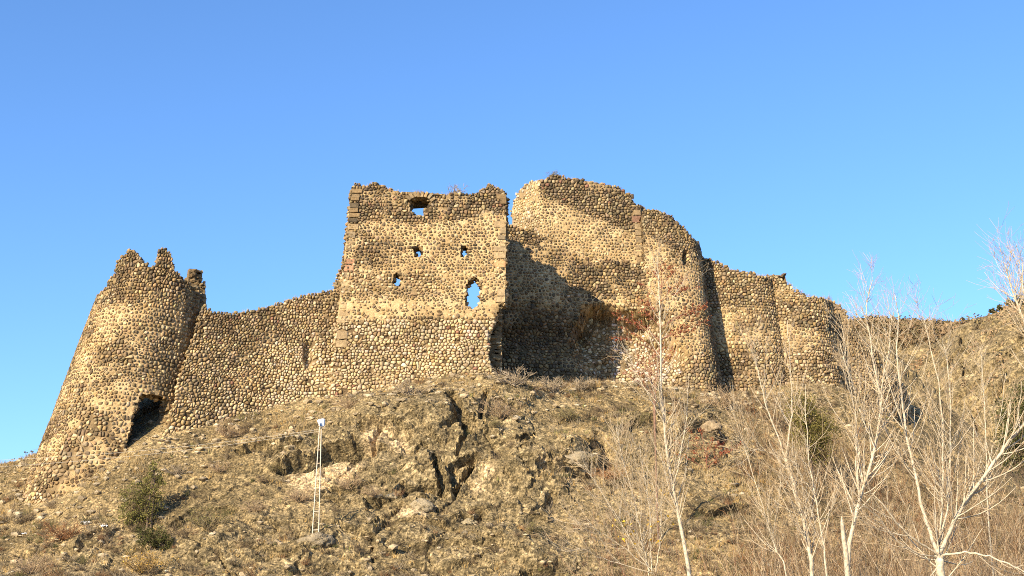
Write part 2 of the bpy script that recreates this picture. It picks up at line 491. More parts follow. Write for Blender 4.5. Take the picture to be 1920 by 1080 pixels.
for pts, wd, dp in clefts:
    W3 = [hit0(*p) for p in pts]
    best = np.full(X.shape, 99.0)
    for a, b in zip(W3[:-1], W3[1:]):
        ab = b - a
        t = np.clip(((G - a) @ ab) / (ab @ ab), 0, 1)
        best = np.minimum(best, np.linalg.norm(G - (a + t[..., None] * ab), axis=2))
    best = best + 0.16 * fbm(G, 0.9, 3, 91)
    disp -= dp * (sstep(wd, wd * 0.25, best))
    disp += 0.25 * dp * sstep(wd * 3.2, wd, best) * (best > wd * 0.9)
ledges = [([(540, 882), (575, 876), (600, 868), (625, 856), (650, 853), (672, 850), (700, 846)], .8, 2.0), ([(462, 844), (495, 840), (525, 848), (548, 840)], .3, .7), ([(640, 905), (690, 915)], .2, .4),
    ([(1020, 890), (1060, 893), (1110, 884), (1140, 880)], .4, .7), ([(775, 914), (800, 908), (826, 918)], .35, .8), ([(690, 805), (712, 800), (735, 808), (760, 818)], .2, .45), ([(1230, 800), (1270, 812), (1310, 806)], .4, .7), ([(1330, 960), (1380, 950)], .4, .6),
    ([(60, 1040), (110, 1030), (165, 1040)], .3, .6), ([(420, 1045), (480, 1035), (540, 1042)], .3, .5), ([(760, 1030), (850, 1022), (930, 1030)], .3, .5)]
for pts, out, inn in ledges:
    W3 = [hit0(*p) for p in pts]
    best = np.full(X.shape, 99.0); zl = np.zeros(X.shape)
    for a, b in zip(W3[:-1], W3[1:]):
        ab = b - a
        t = np.clip(((G - a) @ ab) / (ab @ ab), 0, 1)
        q_ = a + t[..., None] * ab
        d_ = np.linalg.norm(G - q_, axis=2)
        zl = np.where(d_ < best, q_[..., 2], zl); best = np.minimum(best, d_)
    sg = G[..., 2] - zl + 0.12 * fbm(G, .7, 2, 44)
    disp += out * sstep(2.2, 0, best) * sstep(-.05, .08, sg)
    disp -= inn * sstep(.85, .5, best) * sstep(.05, -.08, sg)
bulges = [((690, 790), 5, 1.3), ((1000, 880), 4.5, 1.3), ((800, 800), 3.6, .9), ((1065, 850), 3.0, .9), ((780, 985), 3, .7), ((400, 1030), 5, .9), ((950, 1040), 4.5, .8), ((1290, 800), 3.5, 1.0), ((560, 840), 3.5, .8), ((690, 770), 2.2, .5), ((800, 770), 2.4, .7), ((770, 870), 2.0, .6), ((980, 860), 2.4, .6), ((880, 760), 1.0, .5), ((1060, 850), 2.0, .6), ((1000, 935), 1.6, .5), ((790, 940), 1.1, .5), ((640, 820), 2.0, .5), ((710, 880), 1.6, .4), ((1270, 800), 2, .6), ((1330, 785), 1.3, .5)]
for p, r0, amt in bulges:
    c = hit0(*p)
    disp += amt * sstep(r0, 0, np.linalg.norm(G - c, axis=2))
nrm2 = NR * np.array((1, 1, 0.75))
scar = np.zeros(X.shape)
for pl_ in ([(545, 884), (600, 880), (630, 868), (690, 858), (672, 885), (620, 905), (560, 925), (540, 910)], [(694, 808), (720, 803), (758, 822), (768, 850), (735, 842), (700, 848), (680, 838)], [(745, 955), (800, 965), (800, 985), (750, 975)], [(880, 905), (905, 880), (935, 885), (900, 925)], [(1000, 880), (1110, 893), (1080, 905), (1010, 898)]):
    scar = np.maximum(scar, soft(pl_, 6))
scar = scar * sstep(-.5, .1, fbm(G, .8, 3, 45))
G2 = G + nrm2 * disp[..., None]
BV, quads = bvh(G2[26:, 28:-20])
i = np.arange(G2.shape[0] * G2.shape[1]).reshape(G2.shape[:2])
quads = np.stack([i[:-1, :-1], i[:-1, 1:], i[1:, 1:], i[1:, :-1]], -1).reshape(-1, 4)
me = mesh('hillside', G2.reshape(-1, 3), quads, None, ~((fine > .5).ravel()[quads[:, 0]]), {'rock': rockw.ravel(), 'scar': scar.ravel()})
hill = tag(obj('hillside', me, M_GROUND), kind='structure')
def hit(px, py, lift=0.0):
    h = BV.ray_cast(Vector((0, 0, CAMZ)), ray(px, py))
    p = np.array(h[0]) if h[0] is not None else at(px, py, 100)
    p[2] += lift
    return p
def gz(x, y):
    h = BV.ray_cast(Vector((x, y, 80)), Vector((0, 0, -1)))
    return h[0].z if h[0] is not None else 0.0

# ------------------------------------------------------------------ far hills
def far_hill(name, prof, Y0, depth, amp, seed, foot_z=-1.0):
    """prof: skyline points (px,py); a rounded ridge with its crest at Y0"""
    P = np.array([at(a, b, Y0) for a, b in prof])
    xs = np.linspace(P[0, 0], P[-1, 0], 260)
    zc = np.interp(xs, P[:, 0], P[:, 2])
    v = np.concatenate([np.linspace(0, 1, 120), np.linspace(1, 2, 20)[1:]])
    XX, VV = np.meshgrid(xs, v)
    ZC = np.interp(XX, xs, zc)
    YY = Y0 - depth * (1 - np.minimum(VV, 1)) + depth * 0.9 * np.maximum(VV - 1, 0)
    s = np.sin(np.minimum(VV, 1) * math.pi / 2) ** 0.9
    s = np.where(VV > 1, 1 - np.maximum(VV - 1, 0) ** 1.6, s)
    ZZ = foot_z + (ZC - foot_z) * s
    Q = np.stack([XX, YY, ZZ], -1)
    w1, w2, wv = worley(Q * np.array((1, 1, 2.0)) + 2 * np.stack([fbm(Q, 6, 2, seed + 9)] * 3, -1), 9, seed)
    d = amp * (fbm(Q, 18, 5, seed) + 0.5 * (wv - 0.5) - 0.8 * sstep(0.15, 0, w2 - w1) + 0.35 * (1 - 2 * np.abs(fbm(Q, 5, 3, seed + 4))))
    d *= np.where(VV > 0.97, 0.35, 1) * np.where(VV > .85, .6, 1)
    Q = Q + np.array((0, -0.8, 0.6)) * d[..., None]
    n, m = XX.shape
    i = np.arange(n * m).reshape(n, m)
    q = np.stack([i[:-1, :-1], i[:-1, 1:], i[1:, 1:], i[1:, :-1]], -1).reshape(-1, 4)
    rk = np.clip(0.6 + 0.6 * fbm(Q, 25, 3, seed + 2), 0, 1)
    return tag(obj(name, mesh(name, Q.reshape(-1, 3), q, None, True, {'rock': rk.ravel()}), M_FAR), kind='structure'), Q
fh1, Q1 = far_hill('rocky_far_hill', [(1500, 900), (1640, 760), (1720, 680), (1765, 632), (1800, 614), (1850, 600), (1890, 592), (1920, 588), (2000, 570), (2150, 560), (2400, 640)], 215, 85, 2.6, 300)
fh2, Q2 = far_hill('wooded_far_ridge', [(1100, 790), (1350, 690), (1500, 640), (1600, 624), (1650, 624), (1700, 628), (1760, 629), (1800, 626), (1900, 620), (2100, 600), (2400, 590), (2700, 720)], 330, 120, 1.6, 400)

# ------------------------------------------------------------------ ruined walls
PAL = {'dark': [(0.115, 0.093, 0.072), (0.16, 0.128, 0.095), (0.09, 0.075, 0.06), (0.21, 0.16, 0.11), (0.14, 0.105, 0.075)],
       'brown': [(0.21, 0.155, 0.10), (0.165, 0.122, 0.08), (0.27, 0.20, 0.125), (0.14, 0.108, 0.075), (0.23, 0.165, 0.10)],
       'tan': [(0.41, 0.30, 0.165), (0.46, 0.345, 0.195), (0.37, 0.27, 0.15), (0.48, 0.37, 0.22), (0.40, 0.285, 0.15)],
       'grey': [(0.22, 0.185, 0.14), (0.17, 0.14, 0.105), (0.28, 0.235, 0.17), (0.20, 0.155, 0.11), (0.25, 0.195, 0.135)],
       'pale': [(0.47, 0.37, 0.235), (0.44, 0.34, 0.21), (0.50, 0.41, 0.275), (0.42, 0.315, 0.19)]}
PAL['sunlit_chalk'] = [(0.58, 0.48, 0.36), (0.52, 0.42, 0.30), (0.62, 0.53, 0.41), (0.55, 0.43, 0.33)]
for k_ in ('dark', 'grey', 'brown'): PAL[k_] = [(a * m_, b * .92 * m_, c * .73 * m_) for a, b, c in PAL[k_] for m_ in ((1.0 if k_ == 'dark' else 1.14),)]
RED = (0.24, 0.125, 0.08)
def clip_poly(poly, nx, ny, c):
    out = []
    n = len(poly)
    for k in range(n):
        a = poly[k]; b = poly[(k + 1) % n]
        da = a[0] * nx + a[1] * ny - c; db = b[0] * nx + b[1] * ny - c
        if da <= 0: out.append(a)
        if (da < 0 < db) or (db < 0 < da):
            t = da / (da - db)
            out.append((a[0] + t * (b[0] - a[0]), a[1] + t * (b[1] - a[1])))
    return out
class Wall:
    """a stretch of masonry: a ruled surface between a line of foot points and a line of top points, real thickness behind it"""
    def __init__(s, cols, outline=None, holes=(), thick=1.6, keep=None, offset=None, zone=None, smooth_cols=True):
        s.B = np.array([c[0] for c in cols], float); s.T = np.array([c[1] for c in cols], float)
        n = len(cols)
        if smooth_cols and n > 2:
            t = np.linspace(0, n - 1, (n - 1) * 8 + 1)
            def cr(P):
                Pe = np.concatenate([[2 * P[0] - P[1]], P, [2 * P[-1] - P[-2]]])
                k = np.minimum(t.astype(int), n - 2); f = (t - k)[:, None]
                p0, p1, p2, p3 = Pe[k], Pe[k + 1], Pe[k + 2], Pe[k + 3]
                return 0.5 * (2 * p1 + (p2 - p0) * f + (2 * p0 - 5 * p1 + 4 * p2 - p3) * f ** 2 + (3 * p1 - p0 - 3 * p2 + p3) * f ** 3)
            s.B, s.T = cr(s.B), cr(s.T)
        mid = (s.B + s.T) / 2
        s.L = np.concatenate([[0], np.cumsum(np.linalg.norm(np.diff(mid[:, :2], axis=0), axis=1))])
        s.S = s.L[-1]
        s.outline, s.holes, s.thick, s.keep, s.off = outline, holes, thick, keep, offset
        def zoned(px, py, P):          # mortar survives here and there among the bare courses
            z = zone(px, py, P)
            z['raw'] = z['raw'] * (1 - 0.6 * patchy(P, 1.9, 333, 0.08, 0.42))
            return z
        s.zone = zoned
    def P(s, u, z):
        B = np.stack([np.interp(u, s.L, s.B[:, k]) for k in range(3)], -1)
        T = np.stack([np.interp(u, s.L, s.T[:, k]) for k in range(3)], -1)
        k = ((z - B[..., 2]) / (T[..., 2] - B[..., 2]))[..., None]
        return B + k * (T - B)
    def Nn(s, u, z):
        e = 0.12
        a = s.P(np.clip(u + e, 0, s.S), z) - s.P(np.clip(u - e, 0, s.S), z)
        b = s.P(u, z + e) - s.P(u, z - e)
        n = np.cross(a, b)
        return n / (np.linalg.norm(n, axis=-1, keepdims=True) + 1e-9)
    def inside(s, u, z):
        P = s.P(u, z)
        px, py = proj(P)
        r = np.ones(px.shape, bool)
        if s.outline is not None: r &= in_poly(px, py, s.outline)
        for h in s.holes: r &= ~in_poly(px, py, h)
        if s.keep is not None: r = s.keep(s, u, z, px, py, r)
        return r
    def zn(s, px, py, P):
        """-> rawness 0..1, palette mix [(name, weight)], size factor, drop chance"""
        return s.zone(px, py, P)
    def surf(s, u, z, px=None, py=None, core=False):
        P = s.P(u, z); n = s.Nn(u, z)
        if px is None: px, py = proj(P)
        raw = s.zone(px, py, P)['raw']
        o = -0.14 * raw + 0.10 * fbm(P, 3.0, 2, 6)
        if core: o = o + 0.055 * fbm(P, 0.6, 3, 5) - 0.02
        if s.off is not None: o = o + s.off(px, py, P)
        return P, n, o, raw
    def invert(s, px, py):
        if not hasattr(s, 'gr'):
            u, z = np.meshgrid(np.linspace(0, s.S, 160), np.linspace(s.B[:, 2].min(), s.T[:, 2].max() + 1, 160))
            s.gr = (u, z, *proj(s.P(u, z)))
        u, z, a, b = s.gr
        k = np.argmin((a - px) ** 2 + (b - py) ** 2)
        return u.ravel()[k], z.ravel()[k]
def build_core(W, name, rt, base, step=0.24):
    zmin, zmax = W.B[:, 2].min(), W.T[:, 2].max() + 2.0
    nu, nz = int(W.S / step) + 2, int((zmax - zmin) / step) + 2
    U, ZZ = np.meshgrid(np.linspace(0, W.S, nu), np.linspace(zmin, zmax, nz), indexing='ij')
    ju = U + (rng.random(U.shape) - 0.5) * step * 0.45 * ((U > 0) & (U < W.S)); jz = ZZ + (rng.random(U.shape) - 0.5) * step * 0.45
    ins = W.inside(ju, jz)
    near = ins.copy(); near[1:] |= ins[:-1]; near[:-1] |= ins[1:]
    P = W.P(ju, jz); front = P.copy(); back = P.copy(); raw = np.zeros(P.shape[:2])
    p_, n_, o_, r_ = W.surf(ju[near], jz[near], None, None, True)
    front[near] = p_ + n_ * o_[:, None]; back[near] = p_ - n_ * W.thick; raw[near] = r_
    cell = ins[:-1, :-1] & ins[1:, :-1] & ins[1:, 1:] & ins[:-1, 1:]
    ids = np.arange(nu * nz).reshape(nu, nz)
    q = np.stack([ids[:-1, :-1], ids[1:, :-1], ids[1:, 1:], ids[:-1, 1:]], -1)[cell]
    nv = nu * nz
    V = [front.reshape(-1, 3), back.reshape(-1, 3)]
    F = [q, q[:, ::-1] + nv]
    sm = [np.ones(len(q), bool), np.ones(len(q), bool)]
    # rim: faces between front and back along every open edge
    pad = np.zeros((nu + 1, nz + 1), bool); pad[1:-1, 1:-1] = cell
    rim = []
    e1 = np.argwhere(pad[1:, 1:-1] != pad[:-1, 1:-1])          # edges along z at column i
    for a, b in e1:
        p, r = ids[a, b], ids[a, b + 1]
        up = 'side'
        rim.append((p, r, up) if pad[a + 1, b + 1] == False else (r, p, up))
    e2 = np.argwhere(pad[1:-1, 1:] != pad[1:-1, :-1])
    for a, b in e2:
        p, r = ids[a, b], ids[a + 1, b]
        up = 'top' if pad[a + 1, b] else 'bottom'
        rim.append((r, p, up) if pad[a + 1, b] else (p, r, up))
    fv = front.reshape(-1, 3); bv = back.reshape(-1, 3); uu = ju.ravel(); zz = jz.ravel()
    rv, rf, caps = [], [], []
    for p, r, kind in rim:
        k = 2 * nv + len(rv)
        fa, fb, ba, bb = fv[p], fv[r], bv[p], bv[r]
        m = 3
        base_i = len(rv)
        for t in range(m + 1):
            j = (rng.random((2, 3)) - 0.5) * (0.22 if 0 < t < m else 0)
            rv.append(fa + (ba - fa) * t / m + j[0]); rv.append(fb + (bb - fb) * t / m + j[1])
        for t in range(m):
            a = 2 * nv + base_i + 2 * t
            rf.append((a, a + 1, a + 3, a + 2))
        if kind != 'bottom' or zz[p] > zmin + 0.5:
            caps.append((fa, fb, ba, bb, kind))
    V.append(np.array(rv).reshape(-1, 3)); F.append(np.array(rf).reshape(-1, 4)); sm.append(np.zeros(len(rf), bool))
    V = np.concatenate(V); F = np.concatenate(F); sm = np.concatenate(sm)
    rr = np.concatenate([raw.ravel(), np.ones(nv) * 0.8, np.ones(len(rv)) * 0.75])
    used = np.zeros(len(V), bool); used[F.ravel()] = True
    new = np.cumsum(used) - 1
    o = obj(name, mesh(name, V[used] - base, new[F], None, sm, {'raw': rr[used]}), M_MORTAR, rt)
    return o, caps
def stone_cells(W, hr, wr, seed, margin=1.0):
    g = np.random.default_rng(seed)
    zmin, zmax = W.B[:, 2].min(), W.T[:, 2].max() + 2
    pts = []
    z = zmin; row = 0
    while z < zmax:
        h = hr * g.uniform(0.68, 1.34)
        u = -g.uniform(0, wr)
        while u < W.S + wr:
            ww = wr * (0.45 + 1.35 * g.beta(1.3, 2.2))
            pts.append((u + ww / 2, z + h / 2 + g.normal(0, 0.11) * h))
            u += ww
        z += h; row += 1
    pts = np.array(pts)
    pts = pts[g.random(len(pts)) > 0.13]                      # some stones are big
    ex = pts[g.random(len(pts)) < 0.20] + g.uniform(-.5, .5, (1, 2)) * np.array((wr, hr))      # and chips are wedged between them
    ex = ex + g.normal(0, 1, ex.shape) * np.array((wr, hr)) * .3
    return np.concatenate([pts, ex])
def make_stones(W, rt, base, hr=0.40, wr=0.46, seed=1, caps=(), most=300, ind=True):
    g = np.random.default_rng(seed + 100)
    pts = stone_cells(W, hr, wr, seed)
    bow = 0.18 * fbm(np.concatenate([pts, np.zeros((len(pts), 1))], 1), 5.0, 2, seed)      # courses wander
    pts[:, 1] += bow
    ctr = pts[(pts[:, 0] > 0.05) & (pts[:, 0] < W.S - 0.05)]
    ins = W.inside(ctr[:, 0], ctr[:, 1])
    ctr = ctr[ins]
    P0 = W.P(ctr[:, 0], ctr[:, 1]); px, py = proj(P0)
    Zn = W.zone(px, py, P0)
    keep = g.random(len(ctr)) > Zn['drop']
    allP = pts
    polys = []; info = []
    aU = np.array([1.0, 1.0])
    for c in range(len(ctr)):
        if not keep[c]: continue
        x, y = ctr[c]
        d = (allP[:, 0] - x) ** 2 + (allP[:, 1] - y) ** 2
        near = np.argpartition(d, 11)[:11]
        poly = [(x - .6, y - .5), (x + .6, y - .5), (x + .6, y + .5), (x - .6, y + .5)]
        for k in near:
            if d[k] < 1e-9: continue
            nx, ny = allP[k, 0] - x, allP[k, 1] - y
            poly = clip_poly(poly, nx, ny, (allP[k, 0] ** 2 - x * x + allP[k, 1] ** 2 - y * y) / 2)
            if len(poly) < 3: break
        if len(poly) < 3: continue
        q = []
        n = len(poly)
        for k in range(n):           # cut the corners
            a = poly[k]; b = poly[(k + 1) % n]
            if math.hypot(a[0] - b[0], a[1] - b[1]) < 0.07:
                q.append(((a[0] + b[0]) / 2, (a[1] + b[1]) / 2)); continue
            q.append((a[0] * .8 + b[0] * .2, a[1] * .8 + b[1] * .2)); q.append((a[0] * .2 + b[0] * .8, a[1] * .2 + b[1] * .8))
        polys.append(np.array(q)); info.append(c)
    if W.holes:
        cnt = np.array([len(q) for q in polys]); al = np.concatenate(polys); hx, hy = proj(W.P(np.clip(al[:, 0], 0, W.S), al[:, 1]))
        hin = np.zeros(len(al))
        for h in W.holes: hin += in_poly(hx, hy, h)
        fr = np.add.reduceat(hin, np.concatenate([[0], np.cumsum(cnt)[:-1]])) / cnt
        polys = [q for q, a in zip(polys, fr) if a < .18]; info = [q for q, a in zip(info, fr) if a < .18]
    info = np.array(info)
    raw = Zn['raw'][info]
    pal = Zn['pal']; names = sorted(PAL)
    # build every stone: rim sunk in the mortar, shoulder ring, crown
    vu, vz, vd, cols, faces, sl, smf = [], [], [], [], [], [], []
    n0 = 0
    for k, (q, c) in enumerate(zip(polys, info)):
        r = raw[k]; m = q.mean(0)
        shrink = ((0.86 * g.beta(5, 2.2) + 0.14) * (1 - r) + 0.925 * r) * g.uniform(0.93, 1.03) * Zn['size'][c]
        pr = (0.012 + 0.028 * r) * g.uniform(0.1, 1.9)
        pr = max(pr, 0.02)
        n = len(q)
        jit = 1 + g.normal(0, 0.045, n)
        ring0 = m + (q - m) * shrink
        ring1 = m + (q - m) * (shrink * (0.88 - 0.05 * g.random()) * jit)[:, None]
        tilt = g.normal(0, 0.10, 2)
        d1 = pr * 0.9 + ((ring1 - m) @ tilt)
        vu += [ring0[:, 0], ring1[:, 0], [m[0]]]; vz += [ring0[:, 1], ring1[:, 1], [m[1]]]
        vd += [np.full(n, -0.12), d1, [pr * 1.1]]
        w = pal(px[c], py[c], g)
        if w == 'red': col = np.array(RED) * g.uniform(0.8, 1.15)
        else:
            base_c = PAL[w][g.integers(len(PAL[w]))]
            col = np.array(base_c) * g.uniform(0.85, 1.16) * np.array((1, 1 + g.normal(0, .025), 1 + g.normal(0, .06)))
        cols.append(np.tile(col, (2 * n + 1, 1)))
        a = n0 + np.arange(n); b = n0 + (np.arange(n) + 1) % n
        fs = np.concatenate([np.stack([a, b, b + n, a + n], 1), np.stack([a + n, b + n, np.full(n, n0 + 2 * n), np.full(n, n0 + 2 * n)], 1)])
        faces.append(fs); smf.append(np.arange(2 * n) >= n); sl.append((n0, n0 + 2 * n + 1)); n0 += 2 * n + 1
    vu = np.clip(np.concatenate(vu), 0, W.S); vz = np.concatenate(vz); vd = np.concatenate(vd)
    P, nn, o, _ = W.surf(vu, vz)
    o = o + 0.06 * _
    V = P + nn * (o + vd)[:, None]
    cols = np.concatenate(cols)
    # the largest in view become stones of their own
    area = np.zeros(len(sl))
    qx, qy = proj(V)
    for k, (a, b) in enumerate(sl):
        n = (b - a - 1) // 2
        x, y = qx[a:a + n], qy[a:a + n]
        area[k] = 0.5 * abs(np.dot(x, np.roll(y, 1)) - np.dot(y, np.roll(x, 1))) * (np.mean(nn[a:b] @ -np.array((0, 1, .0))) > 0.15)
    order = np.argsort(-area)
    single = set(order[:most].tolist()) if ind else set()
    rest = MB()
    for k, (a, b) in enumerate(sl):
        fs = faces[k] - a
        if k in single:
            n = (b - a - 1) // 2
            v = V[a:b]; c0 = v.mean(0)
            fl = [tuple(f) for f in fs[:n].tolist()] + [tuple(f[:3]) for f in fs[n:].tolist()]
            obj('stone', mesh('stone', v - c0, fl, cols[a:b], smf[k]), M_STONE, rt, c0 - base)
        else:
            rest.add(V[a:b] - base, fs, cols[a:b], smf[k])
    # broken edges: lumps of core rubble along the wall's rim
    for fa, fb, ba, bb, kind in caps:
        nb = 3 if kind == 'top' else 2
        for _ in range(nb):
            if g.random() < 0.35: continue
            t = g.uniform(0.05, 0.95); m = g.random()
            c = (fa + (fb - fa) * m) * (1 - t) + (ba + (bb - ba) * m) * t
            c = c + np.array((0, 0, g.uniform(-.06, .06)))
            r = g.uniform(0.12, 0.25)
            v = ICOV * (1 + g.normal(0, .2, (12, 1))) * r * np.array((g.uniform(.9, 1.4), g.uniform(.9, 1.3), g.uniform(.6, .9)))
            an = g.uniform(0, 6.28)
            ca, sa = math.cos(an), math.sin(an)
            v = np.stack([v[:, 0] * ca - v[:, 1] * sa, v[:, 0] * sa + v[:, 1] * ca, v[:, 2]], 1)
            pxc, pyc = proj(c)
            w = pal(pxc, pyc, g)
            col = np.array(RED if w == 'red' else PAL[w][g.integers(len(PAL[w]))]) * g.uniform(0.85, 1.35)
            rest.add(v + c - base, ICOF, col, False)
    if rest.n:
        tag(rest.build('rubble_stone', M_STONE, rt), kind='stuff')
def pick(g, *opts):
    x = g.random() * sum(w for _, w in opts)
    for n, w in opts:
        x -= w
        if x <= 0: return n
    return opts[-1][0]
def Zd(px, raw, size=None, drop=None):
    one = np.ones(np.shape(px))
    return {'raw': np.clip(raw * one, 0, 1), 'size': (size if size is not None else 1.0) * one, 'drop': (drop if drop is not None else 0.02) * one}
def patchy(P, scale, seed, lo, hi):
    return sstep(lo, hi, fbm(P, scale, 3, seed))
def C(b, t): return (at(*b), at(*t))
def block(W, rt, base, px, py, wpx, hpx, col, name='quoin_block', out=0.05, depth=0.3, rot=0.0):
    rot += rnd.uniform(-.03, .03)
    u, z = W.invert(px, py)
    u = np.array([u]); z = np.array([z])
    P, n, o, _ = W.surf(u, z)
    P, n = P[0], n[0]
    du = (W.P(np.clip(u + .2, 0, W.S), z) - W.P(np.clip(u - .2, 0, W.S), z))[0]; du /= np.linalg.norm(du)
    dv = np.cross(n, du); dv /= np.linalg.norm(dv)
    sc = np.linalg.norm(P) / FPX
    ca, sa = math.cos(rot), math.sin(rot)
    ax, az = du * ca + dv * sa, dv * ca - du * sa
    if az[2] < 0: az = -az
    v, f = bevel_box((0, 0, 0), ax * wpx * sc / 2, n * depth / 2, az * hpx * sc / 2, 0.16)
    v = v * (1 + rng.normal(0, 0.06, (len(v), 1)))
    fl = [tuple(q) if q[2] != q[3] else tuple(q[:3]) for q in f.tolist()]
    loc = P + n * (out - depth / 2) - base
    return obj(name, mesh(name, v, fl, np.array(col), False), M_STONE, rt, loc)

# ---- square tower
main_out = [(663, 342), (672, 345), (690, 346), (700, 339), (715, 345), (735, 355), (760, 358), (775, 362), (800, 362), (830, 364), (860, 360), (880, 364), (900, 357), (907, 350), (918, 345), (930, 348), (940, 356), (960, 368), (960, 440), (960, 560), (945, 570), (938, 572), (932, 590), (925, 600), (922, 615), (915, 622), (918, 640), (914, 665), (918, 680), (925, 700), (937, 715), (937, 830), (600, 830), (600, 500), (645, 380)]
main_holes = [[(768, 376), (778, 370), (800, 371), (806, 378), (798, 390), (796, 402), (783, 403), (772, 392)],
    [(777, 466), (784, 460), (792, 464), (792, 481), (778, 482)], [(865, 461), (875, 461), (877, 474), (872, 482), (864, 480)],
    [(739, 516), (746, 511), (752, 522), (752, 535), (741, 535)], [(880, 523), (890, 519), (898, 528), (902, 540), (900, 560), (894, 575), (885, 579), (875, 573), (874, 545), (877, 532)]]
def main_zone(px, py, P):
    line = 418 - 0.03 * (px - 650) - 14 * sstep(890, 910, px) + 12 * fbm(P, 2.5, 3, 21)
    top = sstep(6, -6, py - line)
    low = sstep(-8, 10, py - (598 + 9 * fbm(P, 2, 3, 22) + 8 * sstep(700, 640, px)))
    mid = 0.12 + 0.55 * patchy(P, 1.6, 23, 0.05, 0.4) * sstep(520, 490, py) + 0.45 * sstep(505, 520, py) * sstep(560, 545, py) * sstep(870, 780, px)
    mid = mid * sstep(905, 890, px) + 0.1 * (px > 890)
    raw = np.maximum(np.maximum(top, 0.92 * low), mid)
    bare = sstep(556, 566, py) * sstep(598, 588, py) * (0.5 - 0.25 * patchy(P, 1, 3, -.2, .3))
    z = Zd(px, raw, None, 0.03 + bare)
    z['size'] = z['size'] * (1 + 0.04 * low)
    def pal(x, y, g):
        if y < 418 - 0.03 * (x - 650) + g.normal(0, 5): return pick(g, ('dark', 5), ('brown', 3), ('grey', 3), ('red', .25), ('tan', .6))
        if y < 505: return pick(g, ('brown', 5), ('dark', 2.2), ('grey', 2), ('tan', .8))
        if y < 600: return pick(g, ('brown', 4), ('tan', 3), ('grey', 2))
        return pick(g, ('tan', 5), ('brown', .9), ('pale', 4 if x > 780 else 2.2), ('red', .1))
    z['pal'] = pal
    return z
def main_off(px, py, P): return -0.25 * sstep(0, 14, py - 570) * sstep(925, 935, px)
base = at(780, 760, 99); base[2] -= 1
sq = root('square_tower', base, 'tall square masonry tower with five sky-lit openings at the centre of the ruin', 'tower')
Wm = Wall([C((608, 830, 98.3), (660, 342, 100.4)), C((945, 830, 98.5), (949.5, 342, 100.6))], main_out, main_holes, 1.2, None, main_off, main_zone)
core, caps = build_core(Wm, 'mortar_core', sq, base, 0.13)
make_stones(Wm, sq, base, 0.245, 0.31, 5, caps)
rtop = at(948, 352, 100.6)
def plain_zone(px, py, P):
    z = Zd(px, 0.5 + 0.5 * patchy(P, 2, 55, -.1, .3))
    z['pal'] = lambda x, y, g: pick(g, ('brown', 3), ('tan', 3), ('grey', 2))
    return z
def side_keep(s, u, z, px, py, r):
    lim = 36.6 + 0.35 * np.sin(u * 2.1) + 0.2 * np.sin(u * 5.3) - 0.25 * sstep(0, 2, u)
    return r & (z < lim)
Wr = Wall([((-0.78, 100.0, 12), (-0.72, 101.4, 36)), ((-1.35, 112.0, 12), (-1.35, 112.6, 36))], None, (), 1.1, side_keep, None, plain_zone)
core, caps = build_core(Wr, 'return_wall', sq, base, 0.3)
make_stones(Wr, sq, base, 0.42, 0.5, 6, caps, 0, False)
Wl = Wall([((-12.6, 107.5, 12), (-12.3, 108, 34)), ((-13.3, 99.9, 12), (-12.5, 101.2, 34))], None, (), 1.1, lambda s, u, z, px, py, r: z < 34.5 + 0.4 * np.sin(u * 3), None, plain_zone)
core, caps = build_core(Wl, 'return_wall', sq, base, 0.3)
make_stones(Wl, sq, base, 0.42, 0.5, 7, caps, 0, False)
# dressed corner blocks
qc = [(0.33, 0.24, 0.135), (0.28, 0.205, 0.118), (0.37, 0.27, 0.15), (0.31, 0.22, 0.12), (0.22, 0.165, 0.10)]
edgeL = lambda y: np.interp(y, [342, 830], [660, 608]) + 1.0
y = 420
k = 0
while y < 640:
    h = rnd.uniform(11, 17); wd = rnd.choice((11, 18, 14, 20)); c = rnd.choice(qc)
    if 478 < y < 495: c = (0.38, 0.20, 0.115)
    if rnd.random() < .72: block(Wm, sq, base, edgeL(y) + wd / 2, y + h / 2, wd, h - 1.6, c, out=0.015)
    y += h
y = 352
while y < 416:
    h = rnd.uniform(8, 12); wd = rnd.choice((15, 20, 12))
    block(Wm, sq, base, edgeL(y) + wd / 2, y + h / 2, wd, h - 1.8, rnd.choice(PAL['dark'] + PAL['brown']), out=0.05)
    y += h
y = 362
while y < 566:
    h = rnd.uniform(10, 16); wd = rnd.choice((11, 18, 14, 22)); c = rnd.choice(qc if y > 405 else PAL['brown'])
    if 478 < y < 490 or 512 < y < 526: c = (0.40, 0.235, 0.12)
    xe = np.interp(y, [342, 830], [949.5, 945]) - 0.5
    if rnd.random() < .78: block(Wm, sq, base, xe - wd / 2, y + h / 2, wd, h - 1.6, c, out=0.015)
    y += h
for k, (x, y2, rt_) in enumerate([(765, 372, .9), (771, 368, .6), (778, 365.5, .35), (785, 364.5, .12), (792, 364.5, -.1), (799, 366, -.35), (806, 369, -.6), (811, 374, -.9)]):
    block(Wm, sq, base, x, y2, 5.4, 11, rnd.choice(PAL['grey'] + PAL['brown']), 'arch_stone', 0.07, 0.5, rt_)

# remains of the vault behind the arched hole
u_, z_ = np.meshgrid(np.linspace(-1, 1, 9), np.linspace(0, 1, 5))
vb = at(787, 376, 102.35)
v, f = bevel_box(vb - base, (1.35, 0, 0), (0, .62, 0), (0, 0, .55), .3)
v = v + rng.normal(0, .06, v.shape)
obj('vault_remnant', mesh('vault_remnant', v, [tuple(q) if q[2] != q[3] else tuple(q[:3]) for q in f.tolist()], np.array((.16, .12, .075)), False), M_STONE, sq)

